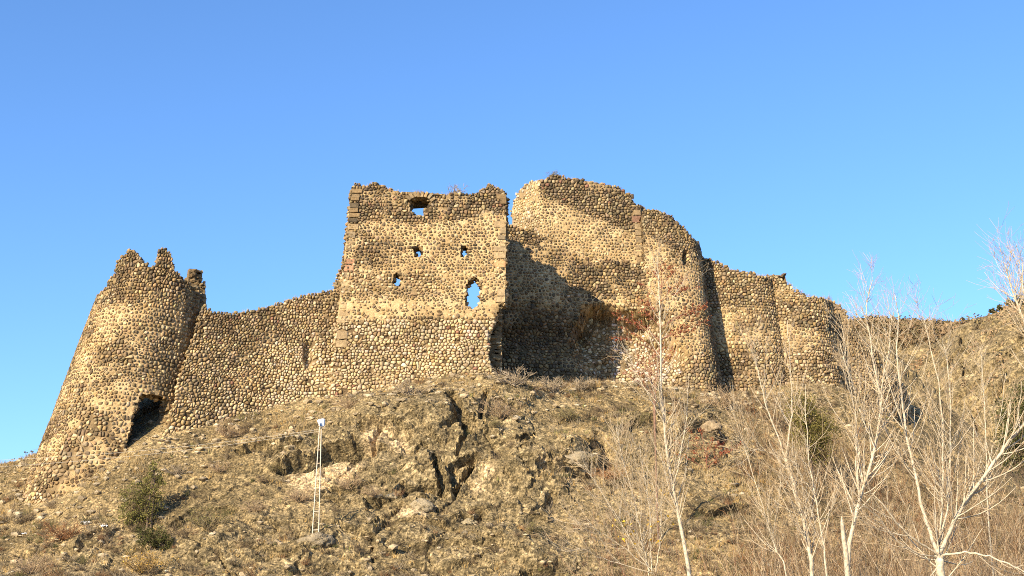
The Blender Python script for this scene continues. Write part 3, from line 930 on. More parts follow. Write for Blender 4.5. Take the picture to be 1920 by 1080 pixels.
# ---- round tower on the left
tb, tt = at(220, 850, 99.0), at(300, 490, 100.3)
cols = []
for a in np.linspace(150, 150 + 360, 49):
    d = np.array((math.cos(R(a)), math.sin(R(a)), 0))
    b0 = tb + d * 5.55; t0 = tt + d * 3.75
    k = (6.0 - tb[2]) / (tt[2] - tb[2])
    cols.append((b0 + (t0 - b0) * k, t0))
tow_out = [(20, 960), (30, 900), (50, 850), (70, 800), (92, 740), (118, 680), (140, 615), (176, 556), (190, 547), (200, 525), (213, 512), (219, 488), (232, 477), (240, 465), (250, 471), (262, 479), (265, 492), (280, 498), (292, 494), (296, 475), (299, 464), (312, 461), (321, 475), (325, 492), (329, 508), (345, 520), (365, 540), (385, 560), (405, 576), (430, 585), (460, 980), (20, 980)]
tow_door = [(262, 742), (285, 739), (302, 743), (318, 752), (316, 775), (310, 795), (303, 824), (275, 845), (238, 845), (246, 815), (250, 790), (258, 762)]
zfrag = at(366, 516, 103)[2]; zlow = at(392, 572, 101)[2]
def tow_keep(s, u, z, px, py, r):
    a = 150 + 360 * u / s.S
    front = (a >= 178) & (a <= 368)
    zr = zfrag - 0.055 * np.abs(a - 402) + 0.7 * noise3(np.stack([a * .25, a * 0, a * 0], -1), 1.0, 9)
    blend = np.where(a > 368, np.where(a < 422, np.where(a < 384, np.minimum(zr, zlow + (a - 368) * .11), zr), np.interp(a, [422, 430, 440, 480, 510], [24.5, 22, 18.9, 18.8, 19.5])), np.interp(a, [150, 178], [20, 22]))
    return np.where(front, r, z < blend)
def tow_zone(px, py, P):
    dg = py + 0.25 * (px - 250)
    top = sstep(10, -14, dg - 555 + 22 * fbm(P, 2.2, 3, 61))
    mid = 0.10 + 0.75 * patchy(P, 2.4, 62, 0.05, 0.35) + 0.35 * sstep(250, 330, px) + 0.4 * sstep(20, 0, np.abs(dg - 700 + 14 * fbm(P, 2, 2, 63)))
    lowr = sstep(-4, 8, py - np.interp(px, [120, 200, 260, 300], [925, 903, 842, 800]))
    z = Zd(px, np.maximum(np.maximum(0.85 * top, mid), lowr), None, 0.03 + 0.12 * sstep(720, 800, py) * (1 - lowr))
    def pal(x, y, g):
        d = y + 0.25 * (x - 250) + g.normal(0, 25)
        if d < 560: return pick(g, ('brown', 5), ('dark', 3), ('grey', 2), ('tan', .7))
        if y > np.interp(x, [120, 200, 260, 300], [925, 903, 842, 800]): return pick(g, ('tan', 4), ('brown', 2), ('pale', 1))
        return pick(g, ('brown', 5), ('grey', 3), ('dark', 1.2), ('tan', 2.2))
    z['pal'] = pal
    return z
base = tb.copy(); base[2] = 10.5
rtw = root('round_tower', base, 'tapering round stone tower with jagged top and dark doorway at the left end', 'tower')
Wt = Wall(cols, tow_out, [tow_door], 1.25, tow_keep, None, tow_zone, False)
core, caps = build_core(Wt, 'mortar_core', rtw, base, 0.22)
make_stones(Wt, rtw, base, 0.275, 0.335, 9, caps)

# ---- curtain wall between the two
cur_out = [(380, 570), (398, 580), (415, 586), (440, 584), (470, 580), (500, 573), (530, 563), (560, 554), (590, 549), (612, 545), (624, 543), (630, 522), (636, 508), (641, 498), (660, 495), (660, 860), (250, 930), (303, 838), (318, 785), (338, 705), (360, 630), (372, 592)]
def cur_zone(px, py, P):
    patch = sstep(0.1, 0.35, fbm(P, 2.2, 3, 71)) * sstep(575, 620, px) * sstep(700, 640, py)
    raw = 0.95 - 0.55 * patch
    z = Zd(px, raw, 1.0, 0.02 + 0.03 * sstep(540, 600, px))
    def pal(x, y, g):
        f = y - (560 + 0.35 * (600 - x)) + g.normal(0, 30)
        if f < 40: return pick(g, ('grey', 5), ('brown', 4), ('dark', 1), ('tan', 2.0), ('red', .25))
        if x > 500 and y > 640: return pick(g, ('tan', 5), ('pale', 4), ('brown', .8))
        if f < 110: return pick(g, ('brown', 3), ('grey', 2.5), ('tan', 4), ('red', .12))
        return pick(g, ('tan', 6), ('brown', 2), ('pale', 1.0), ('grey', 1))
    z['pal'] = pal
    return z
base = at(480, 800, 98.5); base[2] -= 1
cw = root('curtain_wall', base, 'low cobblestone curtain wall rising from the round tower to the square tower', 'wall')
def cur_off(px, py, P):
    d = np.hypot((px - 578) / 10, (py - 665) / 30)
    d2 = np.hypot((px - 545) / 16, (py - 770) / 7)
    d3 = np.hypot((px - 455) / 12, (py - 669) / 2.5)
    return -0.45 * sstep(1.1, 0.6, d) - 0.4 * sstep(1.2, .5, d2) - 0.35 * sstep(1.2, .5, d3) + 0.25 * sstep(585, 600, px) * sstep(600, 650, py)
Wc = Wall([C((272, 900, 92.9), (380, 560, 98.3)), C((450, 880, 96.7), (510, 560, 99.8)), C((655, 860, 98.9), (655, 490, 101.2))], cur_out, (), 1.8, None, cur_off, cur_zone)
core, caps = build_core(Wc, 'mortar_core', cw, base, 0.24)
make_stones(Wc, cw, base, 0.24, 0.30, 13, caps)

# ---- high wall with the round bastion
hi_out = [(930, 424), (955, 419), (965, 424), (990, 432), (1008, 440), (1016, 449), (1090, 476), (1140, 484), (1207, 493), (1203, 397), (1215, 391), (1240, 393), (1262, 405), (1285, 425), (1300, 445), (1320, 465), (1345, 488), (1400, 560), (1420, 830), (920, 830)]
cav = [(1100, 582), (1120, 573), (1150, 576), (1180, 584), (1215, 586), (1235, 592), (1248, 605), (1258, 640), (1276, 655), (1280, 690), (1260, 715), (1200, 745), (1120, 745), (1090, 700), (1080, 640)]
def hi_off(px, py, P):
    j = 7 * fbm(P, 1.2, 3, 81)
    c = np.zeros(np.shape(px))
    for a, b in ((0, 0), (5, 0), (-5, 0), (0, 4), (0, -4), (11, 0), (-11, 0), (8, 6), (-8, 6)):
        c = c + in_poly(px + a + j, py + b + j, cav)
    c = c / 9
    o = -c * (2.7 - 1.3 * sstep(620, 720, py)) * (0.75 + 0.5 * patchy(P, 1.5, 82, -.4, .4))
    hole = sstep(1.2, 0.6, np.hypot((px - 1287) / 6, (py - 483) / 12))
    o = o - 1.0 * hole + c * 0.35 * fbm(P, 0.9, 3, 83)
    bulge = sstep(650, 560, py) * sstep(1100, 1040, px) * 0.5
    o = o + bulge - 0.5 * sstep(700, 630, py) * sstep(600, 630, py) * sstep(1120, 1060, px)
    o = o + 0.35 * fbm(P, 2.6, 3, 84) * sstep(1250, 1200, px)
    return o
def hi_zone(px, py, P):
    inc = in_poly(px, py, cav)
    ledge = sstep(14, 0, np.abs(py - (520 + 0.12 * (px - 1150)) + 12 * fbm(P, 2, 2, 85)) - 26) * sstep(1060, 1090, px) * sstep(1225, 1195, px)
    topb = sstep(10, -8, py - np.interp(px, [945, 1010, 1200, 1300, 1345], [455, 462, 425, 490, 560]) + 10 * fbm(P, 2, 2, 86)) * ((px < 1010) | (px > 1200))
    mid = 0.15 + 0.55 * patchy(P, 1.8, 87, 0.0, 0.4)
    low = sstep(-8, 12, py - np.interp(px, [945, 1100, 1280, 1400], [660, 690, 668, 640]) + 14 * fbm(P, 2.4, 3, 88))
    shade_raw = 0.85 * sstep(555, 600, py + 18 * fbm(P, 2, 2, 89)) * sstep(1120, 1090, px)  # bare earthy mortar that also paints the tower's shadow darker
    raw = np.maximum.reduce([mid, ledge, 0.95 * topb, 0.95 * low, 0.75 * inc, shade_raw])
    z = Zd(px, raw, None, 0.03 + 0.05 * inc)
    def pal(x, y, g):
        if 1080 < x < 1280 and 573 < y < 745 and in_poly(np.array([x]), np.array([y]), cav)[0]: return pick(g, ('sunlit_chalk', 5 if x > 1150 else 0), ('pale', 3), ('tan', 1.6), ('brown', 0 if x > 1150 else 4), ('red', .1))  # sunlight painted in: chalk stones on the lit side, browner ones in shade
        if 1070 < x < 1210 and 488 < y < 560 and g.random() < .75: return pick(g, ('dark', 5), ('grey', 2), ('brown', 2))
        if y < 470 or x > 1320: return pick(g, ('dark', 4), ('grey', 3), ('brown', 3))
        if x < 1110 and y > 570: return pick(g, ('dark', 5), ('brown', 4), ('grey', 1))  # darker stones deepen the tower's cast shadow in their colour
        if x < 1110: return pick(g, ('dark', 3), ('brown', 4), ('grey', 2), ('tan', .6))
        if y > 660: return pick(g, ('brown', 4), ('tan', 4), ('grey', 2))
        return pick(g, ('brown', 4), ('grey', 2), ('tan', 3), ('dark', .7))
    z['pal'] = pal
    return z
base = at(1150, 745, 109); base[2] -= 1
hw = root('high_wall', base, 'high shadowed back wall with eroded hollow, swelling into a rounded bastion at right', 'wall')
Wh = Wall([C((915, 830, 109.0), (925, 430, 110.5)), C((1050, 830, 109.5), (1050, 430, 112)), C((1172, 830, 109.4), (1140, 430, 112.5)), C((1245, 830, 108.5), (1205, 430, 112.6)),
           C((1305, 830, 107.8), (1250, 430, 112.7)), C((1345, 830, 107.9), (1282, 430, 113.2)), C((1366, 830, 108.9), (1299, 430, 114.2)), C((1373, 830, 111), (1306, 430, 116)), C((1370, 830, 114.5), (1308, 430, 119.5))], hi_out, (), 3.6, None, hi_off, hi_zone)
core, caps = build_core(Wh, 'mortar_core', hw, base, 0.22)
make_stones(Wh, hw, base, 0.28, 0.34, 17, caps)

# ---- keep ruin standing on the high wall
kp_out = [(940, 540), (956, 420), (957, 392), (965, 368), (975, 352), (986, 343), (1000, 338), (1020, 334), (1034, 327), (1045, 328), (1060, 330), (1085, 334), (1110, 338), (1135, 344), (1150, 347), (1165, 352), (1175, 360), (1186, 364), (1190, 380), (1200, 385), (1216, 390), (1222, 540)]
def kp_zone(px, py, P):
    line = np.interp(px, [1012, 1200], [368, 440]) + 6 * fbm(P, 1.6, 3, 91)
    top = sstep(5, -5, py - line) * (px > 1010)
    end = sstep(1014, 1008, px)
    raw = np.maximum(0.97 * top, 0.55 * end)
    raw = np.maximum(raw, 0.08 + 0.25 * patchy(P, 1.2, 92, 0.1, 0.4))
    z = Zd(px, raw, 1.0 - 0.1 * (1 - raw), 0.02 + 0.1 * end)
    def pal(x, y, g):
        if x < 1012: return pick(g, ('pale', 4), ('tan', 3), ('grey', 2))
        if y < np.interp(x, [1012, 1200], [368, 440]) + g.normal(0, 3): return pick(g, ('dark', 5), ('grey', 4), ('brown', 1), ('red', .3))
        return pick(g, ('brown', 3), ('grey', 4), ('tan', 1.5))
    z['pal'] = pal
    return z
base = at(1090, 480, 114); base[2] -= 2
kr = root('ruined_keep', base, 'highest block of the ruin with dark stone top over pale mortared face', 'tower')
Wk = Wall([C((956, 540, 116), (956, 330, 116.8)), C((1008, 540, 112.75), (1013, 330, 113.8)), C((1016, 540, 112.75), (1020, 330, 113.8)), C((1110, 540, 113.0), (1110, 330, 114.4)), C((1210, 540, 113.5), (1199, 330, 114.9)), C((1219, 540, 117), (1207, 330, 118.4))], kp_out, (), 1.7, None, None, kp_zone, False)
core, caps = build_core(Wk, 'mortar_core', kr, base, 0.2)
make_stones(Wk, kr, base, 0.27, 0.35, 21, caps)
y = 392
while y < 488:
    h = rnd.uniform(11, 15); wd = rnd.choice((12, 16, 13))
    c = (0.26, 0.15, 0.10) if 398 < y < 415 else rnd.choice(qc[1:])
    xe = np.interp(y, [330, 540], [1199, 1210]) - 1
    block(Wk, kr, base, xe - wd / 2, y + h / 2, wd, h - 1.5, c, out=0.015)
    y += h

# ---- far curtain wall in three bays
def fw_zone(px, py, P):
    t0 = np.interp(px, [1330, 1440, 1550, 1700], [575, 590, 620, 680])
    topb = sstep(12, -12, py - t0 + 26 * fbm(P, 2.5, 3, 95))
    low = sstep(-12, 12, py - 655 + 26 * fbm(P, 3, 3, 96))
    raw = np.maximum.reduce([topb, low, 0.18 + 0.6 * patchy(P, 1.6, 97, -.05, .35)])
    z = Zd(px, raw, None, 0.02)
    def pal(x, y, g):
        if y < np.interp(x, [1330, 1440, 1550, 1700], [560, 585, 620, 680]): return pick(g, ('grey', 5), ('dark', 2.2), ('brown', 4), ('tan', 1.2))
        return pick(g, ('brown', 4), ('grey', 2), ('tan', 3))
    z['pal'] = pal
    return z
base = at(1480, 740, 114); base[2] -= 1
fw = root('far_curtain_wall', base, 'long stone wall of three shallow bays stepping down behind the bare poplars', 'wall')
bays = [([C((1325, 830, 112.9), (1312, 480, 116.5)), C((1400, 830, 112.3), (1370, 480, 116)), C((1465, 830, 112.5), (1420, 480, 116.2)), C((1492, 830, 113.6), (1441, 480, 117.2)), C((1499, 830, 115), (1446, 480, 118.6))],
         [(1300, 470), (1345, 489), (1370, 503), (1400, 510), (1432, 514), (1446, 518), (1520, 830), (1300, 830)]),
        ([C((1478, 830, 114.9), (1430, 480, 118.4)), C((1492, 830, 113.7), (1442, 480, 117.3)), C((1535, 830, 113.2), (1480, 480, 116.9)), C((1580, 830, 113.8), (1527, 480, 117.6)), C((1605, 830, 116), (1550, 480, 120))],
         [(1428, 514), (1455, 516), (1475, 525), (1490, 540), (1510, 550), (1530, 556), (1550, 560), (1575, 570), (1640, 830), (1470, 830)]),
        ([C((1570, 830, 118), (1540, 520, 120.5)), C((1630, 830, 118), (1585, 520, 121)), C((1690, 830, 121), (1630, 520, 124)), C((1725, 830, 127), (1660, 520, 130))],
         [(1530, 556), (1560, 561), (1578, 570), (1592, 590), (1606, 622), (1625, 640), (1650, 665), (1680, 700), (1700, 725), (1730, 830), (1540, 830)])]
for k, (cc, ol) in enumerate(bays):
    Wf = Wall(cc, ol, (), 1.7, None, None, fw_zone)
    core, caps = build_core(Wf, 'mortar_core', fw, base, 0.26)
    make_stones(Wf, fw, base, 0.285, 0.345, 31 + k, caps, 100)

# ------------------------------------------------------------------ growing things
def unit(v): return v / (np.linalg.norm(v, axis=-1, keepdims=True) + 1e-9)
def grow(p0, d0, L, K, up=0.12, jit=0.12, g=rng):
    """N shoots as polylines: (N,K,3)"""
    n = len(p0)
    P = np.zeros((n, K, 3)); P[:, 0] = p0
    d = unit(d0)
    st = (np.asarray(L) / (K - 1))[:, None]
    for k in range(1, K):
        d = unit(d + np.array((0, 0, up)) + g.normal(0, jit, (n, 3)))
        P[:, k] = P[:, k - 1] + d * st
    return P
def offshoots(paths, rad, n, g, t0=0.15, t1=0.95, ang=(30, 55)):
    """n starting points on the given shoots: position, direction, parent radius, parent index, place along it"""
    N, K, _ = paths.shape
    ln = np.linalg.norm(np.diff(paths, axis=1), axis=2).sum(1)
    i = g.choice(N, n, p=ln / ln.sum())
    t = g.uniform(t0, t1, n) * (K - 1)
    k = np.minimum(t.astype(int), K - 2); f = (t - k)[:, None]
    p = paths[i, k] * (1 - f) + paths[i, k + 1] * f
    T = unit(paths[i, k + 1] - paths[i, k])
    r = rad[i, k] * (1 - f[:, 0]) + rad[i, k + 1] * f[:, 0]
    per = unit(np.cross(T, g.normal(0, 1, (n, 3))))
    a = np.radians(g.uniform(ang[0], ang[1], n))[:, None]
    return p, unit(T * np.cos(a) + per * np.sin(a)), r, i, t / (K - 1), ln[i]
def taper(r0, K, end=0.25):
    return r0[:, None] * np.linspace(1, end, K)[None]
def smooth_path(P, n):
    P = np.asarray(P, float); m = len(P)
    if m == 2: return P[0] + (P[1] - P[0]) * np.linspace(0, 1, n)[:, None]
    Pe = np.concatenate([[2 * P[0] - P[1]], P, [2 * P[-1] - P[-2]]])
    t = np.linspace(0, m - 1, n); k = np.minimum(t.astype(int), m - 2); f = (t - k)[:, None]
    p0, p1, p2, p3 = Pe[k], Pe[k + 1], Pe[k + 2], Pe[k + 3]
    return 0.5 * (2 * p1 + (p2 - p0) * f + (2 * p0 - 5 * p1 + 4 * p2 - p3) * f ** 2 + (3 * p1 - p0 - 3 * p2 + p3) * f ** 3)
def leaf_quads(c, size, g, flat=None):
    n = len(c)
    a = unit(g.normal(0, 1, (n, 3))); b = unit(np.cross(a, g.normal(0, 1, (n, 3))))
    s = np.asarray(size).reshape(-1, 1) * np.ones((n, 1))
    V = np.stack([c - a * s, c - b * s * .55, c + a * s, c + b * s * .55], 1)
    return V.reshape(-1, 3), np.arange(4 * n).reshape(n, 4)
BARK = np.array((0.50, 0.42, 0.305)); TWIG = np.array((0.40, 0.295, 0.18)); BRUSH = np.array((0.34, 0.24, 0.145)); RUST = np.array((0.30, 0.155, 0.075))

def poplar(label, limbs, Y0, dens=1.0, seed=1, leaves=None, name='bare_poplar', group='bare poplars at the right', bark=BARK, ang=(25, 58), l1=(1.2, 3.0), rmin=0.0075):
    """limbs: [(pixel points from the base up, base radius, tip radius, depth drift)], the first one is the trunk"""
    g = np.random.default_rng(seed)
    p0 = at(*limbs[0][0][0], Y0)
    gzv = gz(p0[0], Y0)
    base = np.array((p0[0], Y0, gzv))
    rt = root(name, base, label, 'tree', group)
    paths, rads = [], []
    for k, (pts, r0, r1, dr) in enumerate(limbs):
        W3 = [at(a, b, Y0 + dr * (j / max(1, len(pts) - 1)) + (g.normal(0, .06) if j else 0)) for j, (a, b) in enumerate(pts)]
        if k == 0 and W3[0][2] > gzv + 0.1: W3 = [np.array((W3[0][0] + .1, Y0, gzv - 0.3))] + W3
        P = smooth_path(W3, 20)
        P[1:-1] += g.normal(0, .018, (18, 3))
        r0 = r0 * .68
        paths.append(P); rads.append(r0 + (r1 - r0) * np.linspace(0, 1, 20) ** 0.8)
        v, f = tubes(P[None], rads[-1][None], 8)
        mb = MB(); mb.add(v - base, f, bark)
        mb.build('trunk' if k == 0 else 'limb', M_BARK, rt)
    PA = np.array(paths); RA = np.array(rads)
    tot = np.linalg.norm(np.diff(PA, axis=1), axis=2).sum()
    mb = MB(); tips = []
    n1 = int(tot * 4.0 * dens)
    p, d, r, _, t, L = offshoots(PA, RA, n1, g, 0.22, 0.98, ang)
    L1 = g.uniform(l1[0], l1[1], n1) * (1.25 - 0.8 * t)
    S1 = grow(p, d, L1, 7, 0.13, 0.06, g); R1 = taper(np.maximum(np.minimum(r * .5, 0.028), rmin), 7, 0.35)
    v, f = tubes(S1, R1, 4); mb.add(v - base, f, bark * .93 * g.uniform(.9, 1.1))
    n2 = int(n1 * 5.0)
    p, d, r, _, t, L = offshoots(S1, R1, n2, g, 0.15, 0.98, (25, 55))
    S2 = grow(p, d, g.uniform(0.4, 1.3, n2) * (1.2 - .6 * t), 4, 0.12, 0.08, g); R2 = taper(np.maximum(r * .6, rmin * .8), 4, 0.5)
    v, f = tubes(S2, R2, 3); mb.add(v - base, f, TWIG * 1.1)
    n3 = int(n2 * 0.9)
    p, d, r, _, t, L = offshoots(S2, R2, n3, g, 0.2, 0.95, (25, 55))
    S3 = grow(p, d, g.uniform(0.15, 0.55, n3), 3, 0.08, 0.1, g); R3 = taper(np.full(n3, rmin * .7), 3, 0.6)
    v, f = tubes(S3, R3, 3); mb.add(v - base, f, TWIG)
    tag(mb.build('twig_crown', M_TWIG, rt), kind='stuff')
    if leaves:
        cand = np.concatenate([S2[:, -1], S3[:, -1]])
        lm = MB()
        for (cx, cy, rad, cnt, col) in leaves:
            qx, qy = proj(cand)
            w = np.exp(-((qx - cx) ** 2 + (qy - cy) ** 2) / (2 * rad * rad))
            if w.sum() < 1e-6: continue
            c = cand[g.choice(len(cand), cnt, p=w / w.sum())] + g.normal(0, .04, (cnt, 3))
            v, f = leaf_quads(c, g.uniform(0.05, 0.085, cnt), g)
            lm.add(v - base, f, np.repeat(np.array(col) * g.uniform(.7, 1.25, (cnt, 1)), 4, 0))
        tag(lm.build('leaf_cluster', M_LEAF, rt, smooth=False), kind='stuff')
    return rt

YEL = (0.55, 0.34, 0.035)
poplar('slender pale poplar sapling rising before the hollow of the high wall', [([(1292, 1075), (1270, 960), (1252, 860), (1242, 740), (1239, 640), (1236, 540), (1234, 478)], 0.17, 0.015, 1.0),
    ([(1243, 790), (1215, 740), (1190, 690), (1165, 640)], 0.04, 0.012, -1), ([(1241, 610), (1262, 560), (1285, 520)], 0.03, 0.01, .6), ([(1262, 920), (1285, 800), (1292, 700)], 0.05, 0.012, -.8)],
    62, 0.75, 3, [(1255, 985, 22, 14, YEL), (1285, 955, 14, 8, YEL)])
poplar('poplar with a single trunk forking into two thin leaders before the far wall', [([(1520, 1060), (1512, 1000), (1493, 930), (1473, 858)], 0.13, 0.075, .5),
    ([(1473, 858), (1485, 773), (1482, 690), (1476, 600)], 0.06, 0.012, .8), ([(1473, 858), (1440, 770), (1420, 690), (1412, 640)], 0.055, 0.012, -.5), ([(1470, 862), (1430, 845), (1400, 838), (1380, 815)], 0.04, 0.012, -1)], 54, 0.9, 4)
poplar('tallest right-leaning poplar, its white trunk curving up before the far wall end', [([(1590, 1060), (1600, 990), (1612, 940), (1634, 865), (1650, 783), (1647, 723), (1632, 640), (1624, 575), (1636, 525)], 0.15, 0.014, .8),
    ([(1650, 790), (1655, 720), (1668, 650), (1672, 590)], 0.05, 0.012, -.6), ([(1612, 940), (1606, 860), (1604, 780), (1590, 700), (1575, 640)], 0.05, 0.012, .6), ([(1640, 840), (1612, 770), (1590, 690), (1578, 610)], 0.035, 0.01, 1)], 50, 1.1, 5)
poplar('broad poplar forking low into many spreading white limbs at the lower right', [([(1764, 1078), (1761, 1050), (1759, 1033)], 0.17, 0.15, 0),
    ([(1759, 1035), (1742, 990), (1728, 948), (1714, 883), (1697, 801), (1691, 741), (1680, 673), (1685, 600), (1678, 552)], 0.11, 0.012, 1.2),
    ([(1760, 1033), (1764, 980), (1767, 929), (1769, 838), (1761, 727), (1742, 640), (1730, 590)], 0.065, 0.012, .4), ([(1761, 1033), (1775, 960), (1778, 906), (1783, 800), (1777, 690), (1769, 645)], 0.06, 0.012, -.6),
    ([(1762, 1035), (1780, 995), (1801, 957), (1842, 897), (1888, 833), (1925, 785), (1965, 700)], 0.12, 0.04, -1.0), ([(1765, 1042), (1800, 1037), (1842, 1039), (1885, 1055), (1925, 1075)], 0.06, 0.02, -1.5),
    ([(1757, 1040), (1720, 1015), (1690, 990), (1660, 950), (1635, 925)], 0.05, 0.02, -.8), ([(1757, 1045), (1715, 1035), (1680, 1010), (1640, 965), (1600, 935)], 0.035, 0.015, -1.4)], 44, 0.85, 6)
poplar('poplar at the right edge whose twigs reach highest against the sky', [([(1990, 1000), (1975, 800), (1950, 690), (1925, 615), (1905, 560), (1890, 515), (1884, 492)], 0.12, 0.012, .8), ([(1950, 690), (1935, 600), (1920, 540), (1916, 485)], 0.05, 0.012, -.5)], 42, 0.9, 7)
poplar('thin straight poplar sapling just left of the white curving trunk', [([(1550, 1075), (1540, 1000), (1528, 929), (1517, 860), (1512, 790), (1510, 720)], 0.07, 0.012, .5), ([(1528, 929), (1500, 890), (1485, 850)], 0.025, 0.01, -.5), ([(1541, 1000), (1560, 950), (1575, 905)], 0.025, 0.01, .5)], 52, 0.9, 8)
poplar('many-stemmed young poplar with yellow leaves in the bottom centre-right', [([(1215, 1078), (1205, 1020), (1190, 940), (1168, 860), (1155, 800)], 0.045, 0.01, .5), ([(1218, 1070), (1170, 990), (1125, 920), (1095, 870)], 0.035, 0.01, -.8), ([(1222, 1070), (1218, 960), (1205, 880), (1198, 830)], 0.035, 0.01, 1),
    ([(1225, 1070), (1160, 1020), (1110, 990), (1075, 975)], 0.03, 0.01, -1), ([(1230, 1072), (1240, 980), (1222, 900)], 0.03, 0.01, .2), ([(1225, 1075), (1140, 1050), (1090, 1030), (1060, 1035)], 0.025, 0.01, -1.2)], 56, 1.3, 9,
    [(1168, 1000, 18, 26, YEL), (1180, 985, 12, 12, YEL), (1252, 990, 16, 20, YEL), (1240, 1015, 14, 14, YEL)], 'young_poplar', None)
poplar('thin leaning sapling with dark lower stem left of the forked poplar', [([(1475, 1078), (1455, 1030), (1440, 985), (1415, 900), (1395, 830), (1370, 760)], 0.05, 0.01, .6), ([(1440, 985), (1460, 920), (1470, 870)], 0.02, 0.01, -.4)], 53, 0.8, 10, None, 'young_poplar', None)
poplar('far slim poplar between the broad tree and the rocky hill', [([(1855, 1000), (1850, 900), (1848, 800), (1842, 700), (1838, 650)], 0.07, 0.012, .5), ([(1850, 880), (1875, 780), (1885, 700)], 0.03, 0.01, .6)], 62, 0.7, 12)
# broken stump
b0 = at(1588, 1050, 49); b0[2] = gz(b0[0], 49)
P = smooth_path([b0 - (0, 0, .3), at(1588, 1060, 49), at(1582, 1010, 49), at(1578, 968, 49)], 10)
v, f = tubes(P[None], np.array([[.11, .11, .105, .10, .095, .09, .085, .08, .07, .02]]), 8)
st = root('broken_stump', b0, 'short broken pale tree stump beside the white curving trunk', 'stump')
mb = MB(); mb.add(v - b0, f, BARK * .9); mb.build('trunk', M_BARK, st)
P2 = grow(np.array([P[6], P[7]]), np.array([(.4, 0, 1.), (-.3, .2, 1)]), np.array([.5, .4]), 4); v, f = tubes(P2, taper(np.array([.03, .03]), 4), 5)
mb = MB(); mb.add(v - b0, f, BARK * .8); mb.build('splinter', M_BARK, st)

# red-leaved tree in front of the hollow
def red_tree(label, Y0, trunkpts, fans, seed, nl, size=0.06):
    g = np.random.default_rng(seed)
    if Y0 is None: Y0 = hit(*trunkpts[0])[1]
    p0 = at(*trunkpts[0], Y0); base = np.array((p0[0], Y0, gz(p0[0], Y0)))
    rt = root('red_leaved_tree', base, label, 'tree')
    T = smooth_path([np.array((p0[0], Y0, base[2] - .2))] + [at(a, b, Y0) for a, b in trunkpts], 14)
    v, f = tubes(T[None], np.linspace(.07, .015, 14)[None], 6)
    mb = MB(); mb.add(v - base, f, (0.22, .13, .09)); mb.build('trunk', M_BARK, rt)
    S = []
    for (a, b, dy) in fans:
        e = at(a, b, Y0 + dy)
        k = np.argmin(np.abs(T[:, 2] - (e[2] - 1.3))); s0 = T[k]
        S.append(smooth_path([s0, s0 * .5 + e * .5 + np.array((0, 0, .15)), e], 6))
    S = np.array(S); R1 = taper(np.full(len(S), .018), 6, .4)
    mb = MB(); v, f = tubes(S, R1, 4); mb.add(v - base, f, (.26, .10, .07))
    n2 = len(S) * 9
    p, d, r, _, t, L = offshoots(S, R1, n2, g, .3, 1, (20, 60))
    S2 = grow(p, d, g.uniform(.25, .6, n2), 4, .02, .15, g); v, f = tubes(S2, taper(np.full(n2, .008), 4, .6), 3); mb.add(v - base, f, (.30, .09, .06))
    tag(mb.build('branch_spread', M_TWIG, rt), kind='stuff')
    c = S2[g.integers(0, n2, nl), g.integers(1, 4, nl)] + g.normal(0, .05, (nl, 3))
    v, f = leaf_quads(c, g.uniform(size * .7, size * 1.3, nl), g)
    cols = np.where(g.random((nl, 1)) < .55, np.array([[.25, .068, .035]]), np.array([[.31, .155, .065]])) * g.uniform(.6, 1.3, (nl, 1))
    mb = MB(); mb.add(v - base, f, np.repeat(cols, 4, 0)); tag(mb.build('leaf_cluster', M_LEAF, rt, smooth=False), kind='stuff')
g_ = np.random.default_rng(5)
fans = [(1150, 590, -1), (1165, 612, -.5), (1150, 630, .5), (1185, 600, .8), (1200, 580, 1), (1215, 560, -1), (1200, 530, 0), (1225, 510, .5), (1255, 500, 1), (1280, 495, -.5), (1305, 540, .5), (1310, 580, -1), (1325, 575, .6), (1330, 600, 0), (1270, 540, 1), (1300, 620, 1), (1180, 660, -1), (1240, 480, 0), (1195, 560, 1.4), (1290, 515, -1.2)]
red_tree('loose red-leaved tree spread before the hollow in the high wall', 84, [(1228, 790), (1232, 700), (1238, 620), (1240, 540)], fans, 21, 1500, .075)
red_tree('low dark red bush on the slope below the bastion', None, [(1325, 880), (1325, 860), (1322, 845)], [(1260 + 13 * k, 800 + g_.uniform(0, 60), g_.uniform(-1, 1)) for k in range(11)], 22, 700, .07)
red_tree('small red-twigged bush at the sill of the lit hollow', 98, [(1225, 735), (1222, 715), (1220, 705)], [(1175 + 9 * k, 640 + g_.uniform(0, 70), g_.uniform(-.6, .6)) for k in range(11)], 23, 600, .07)

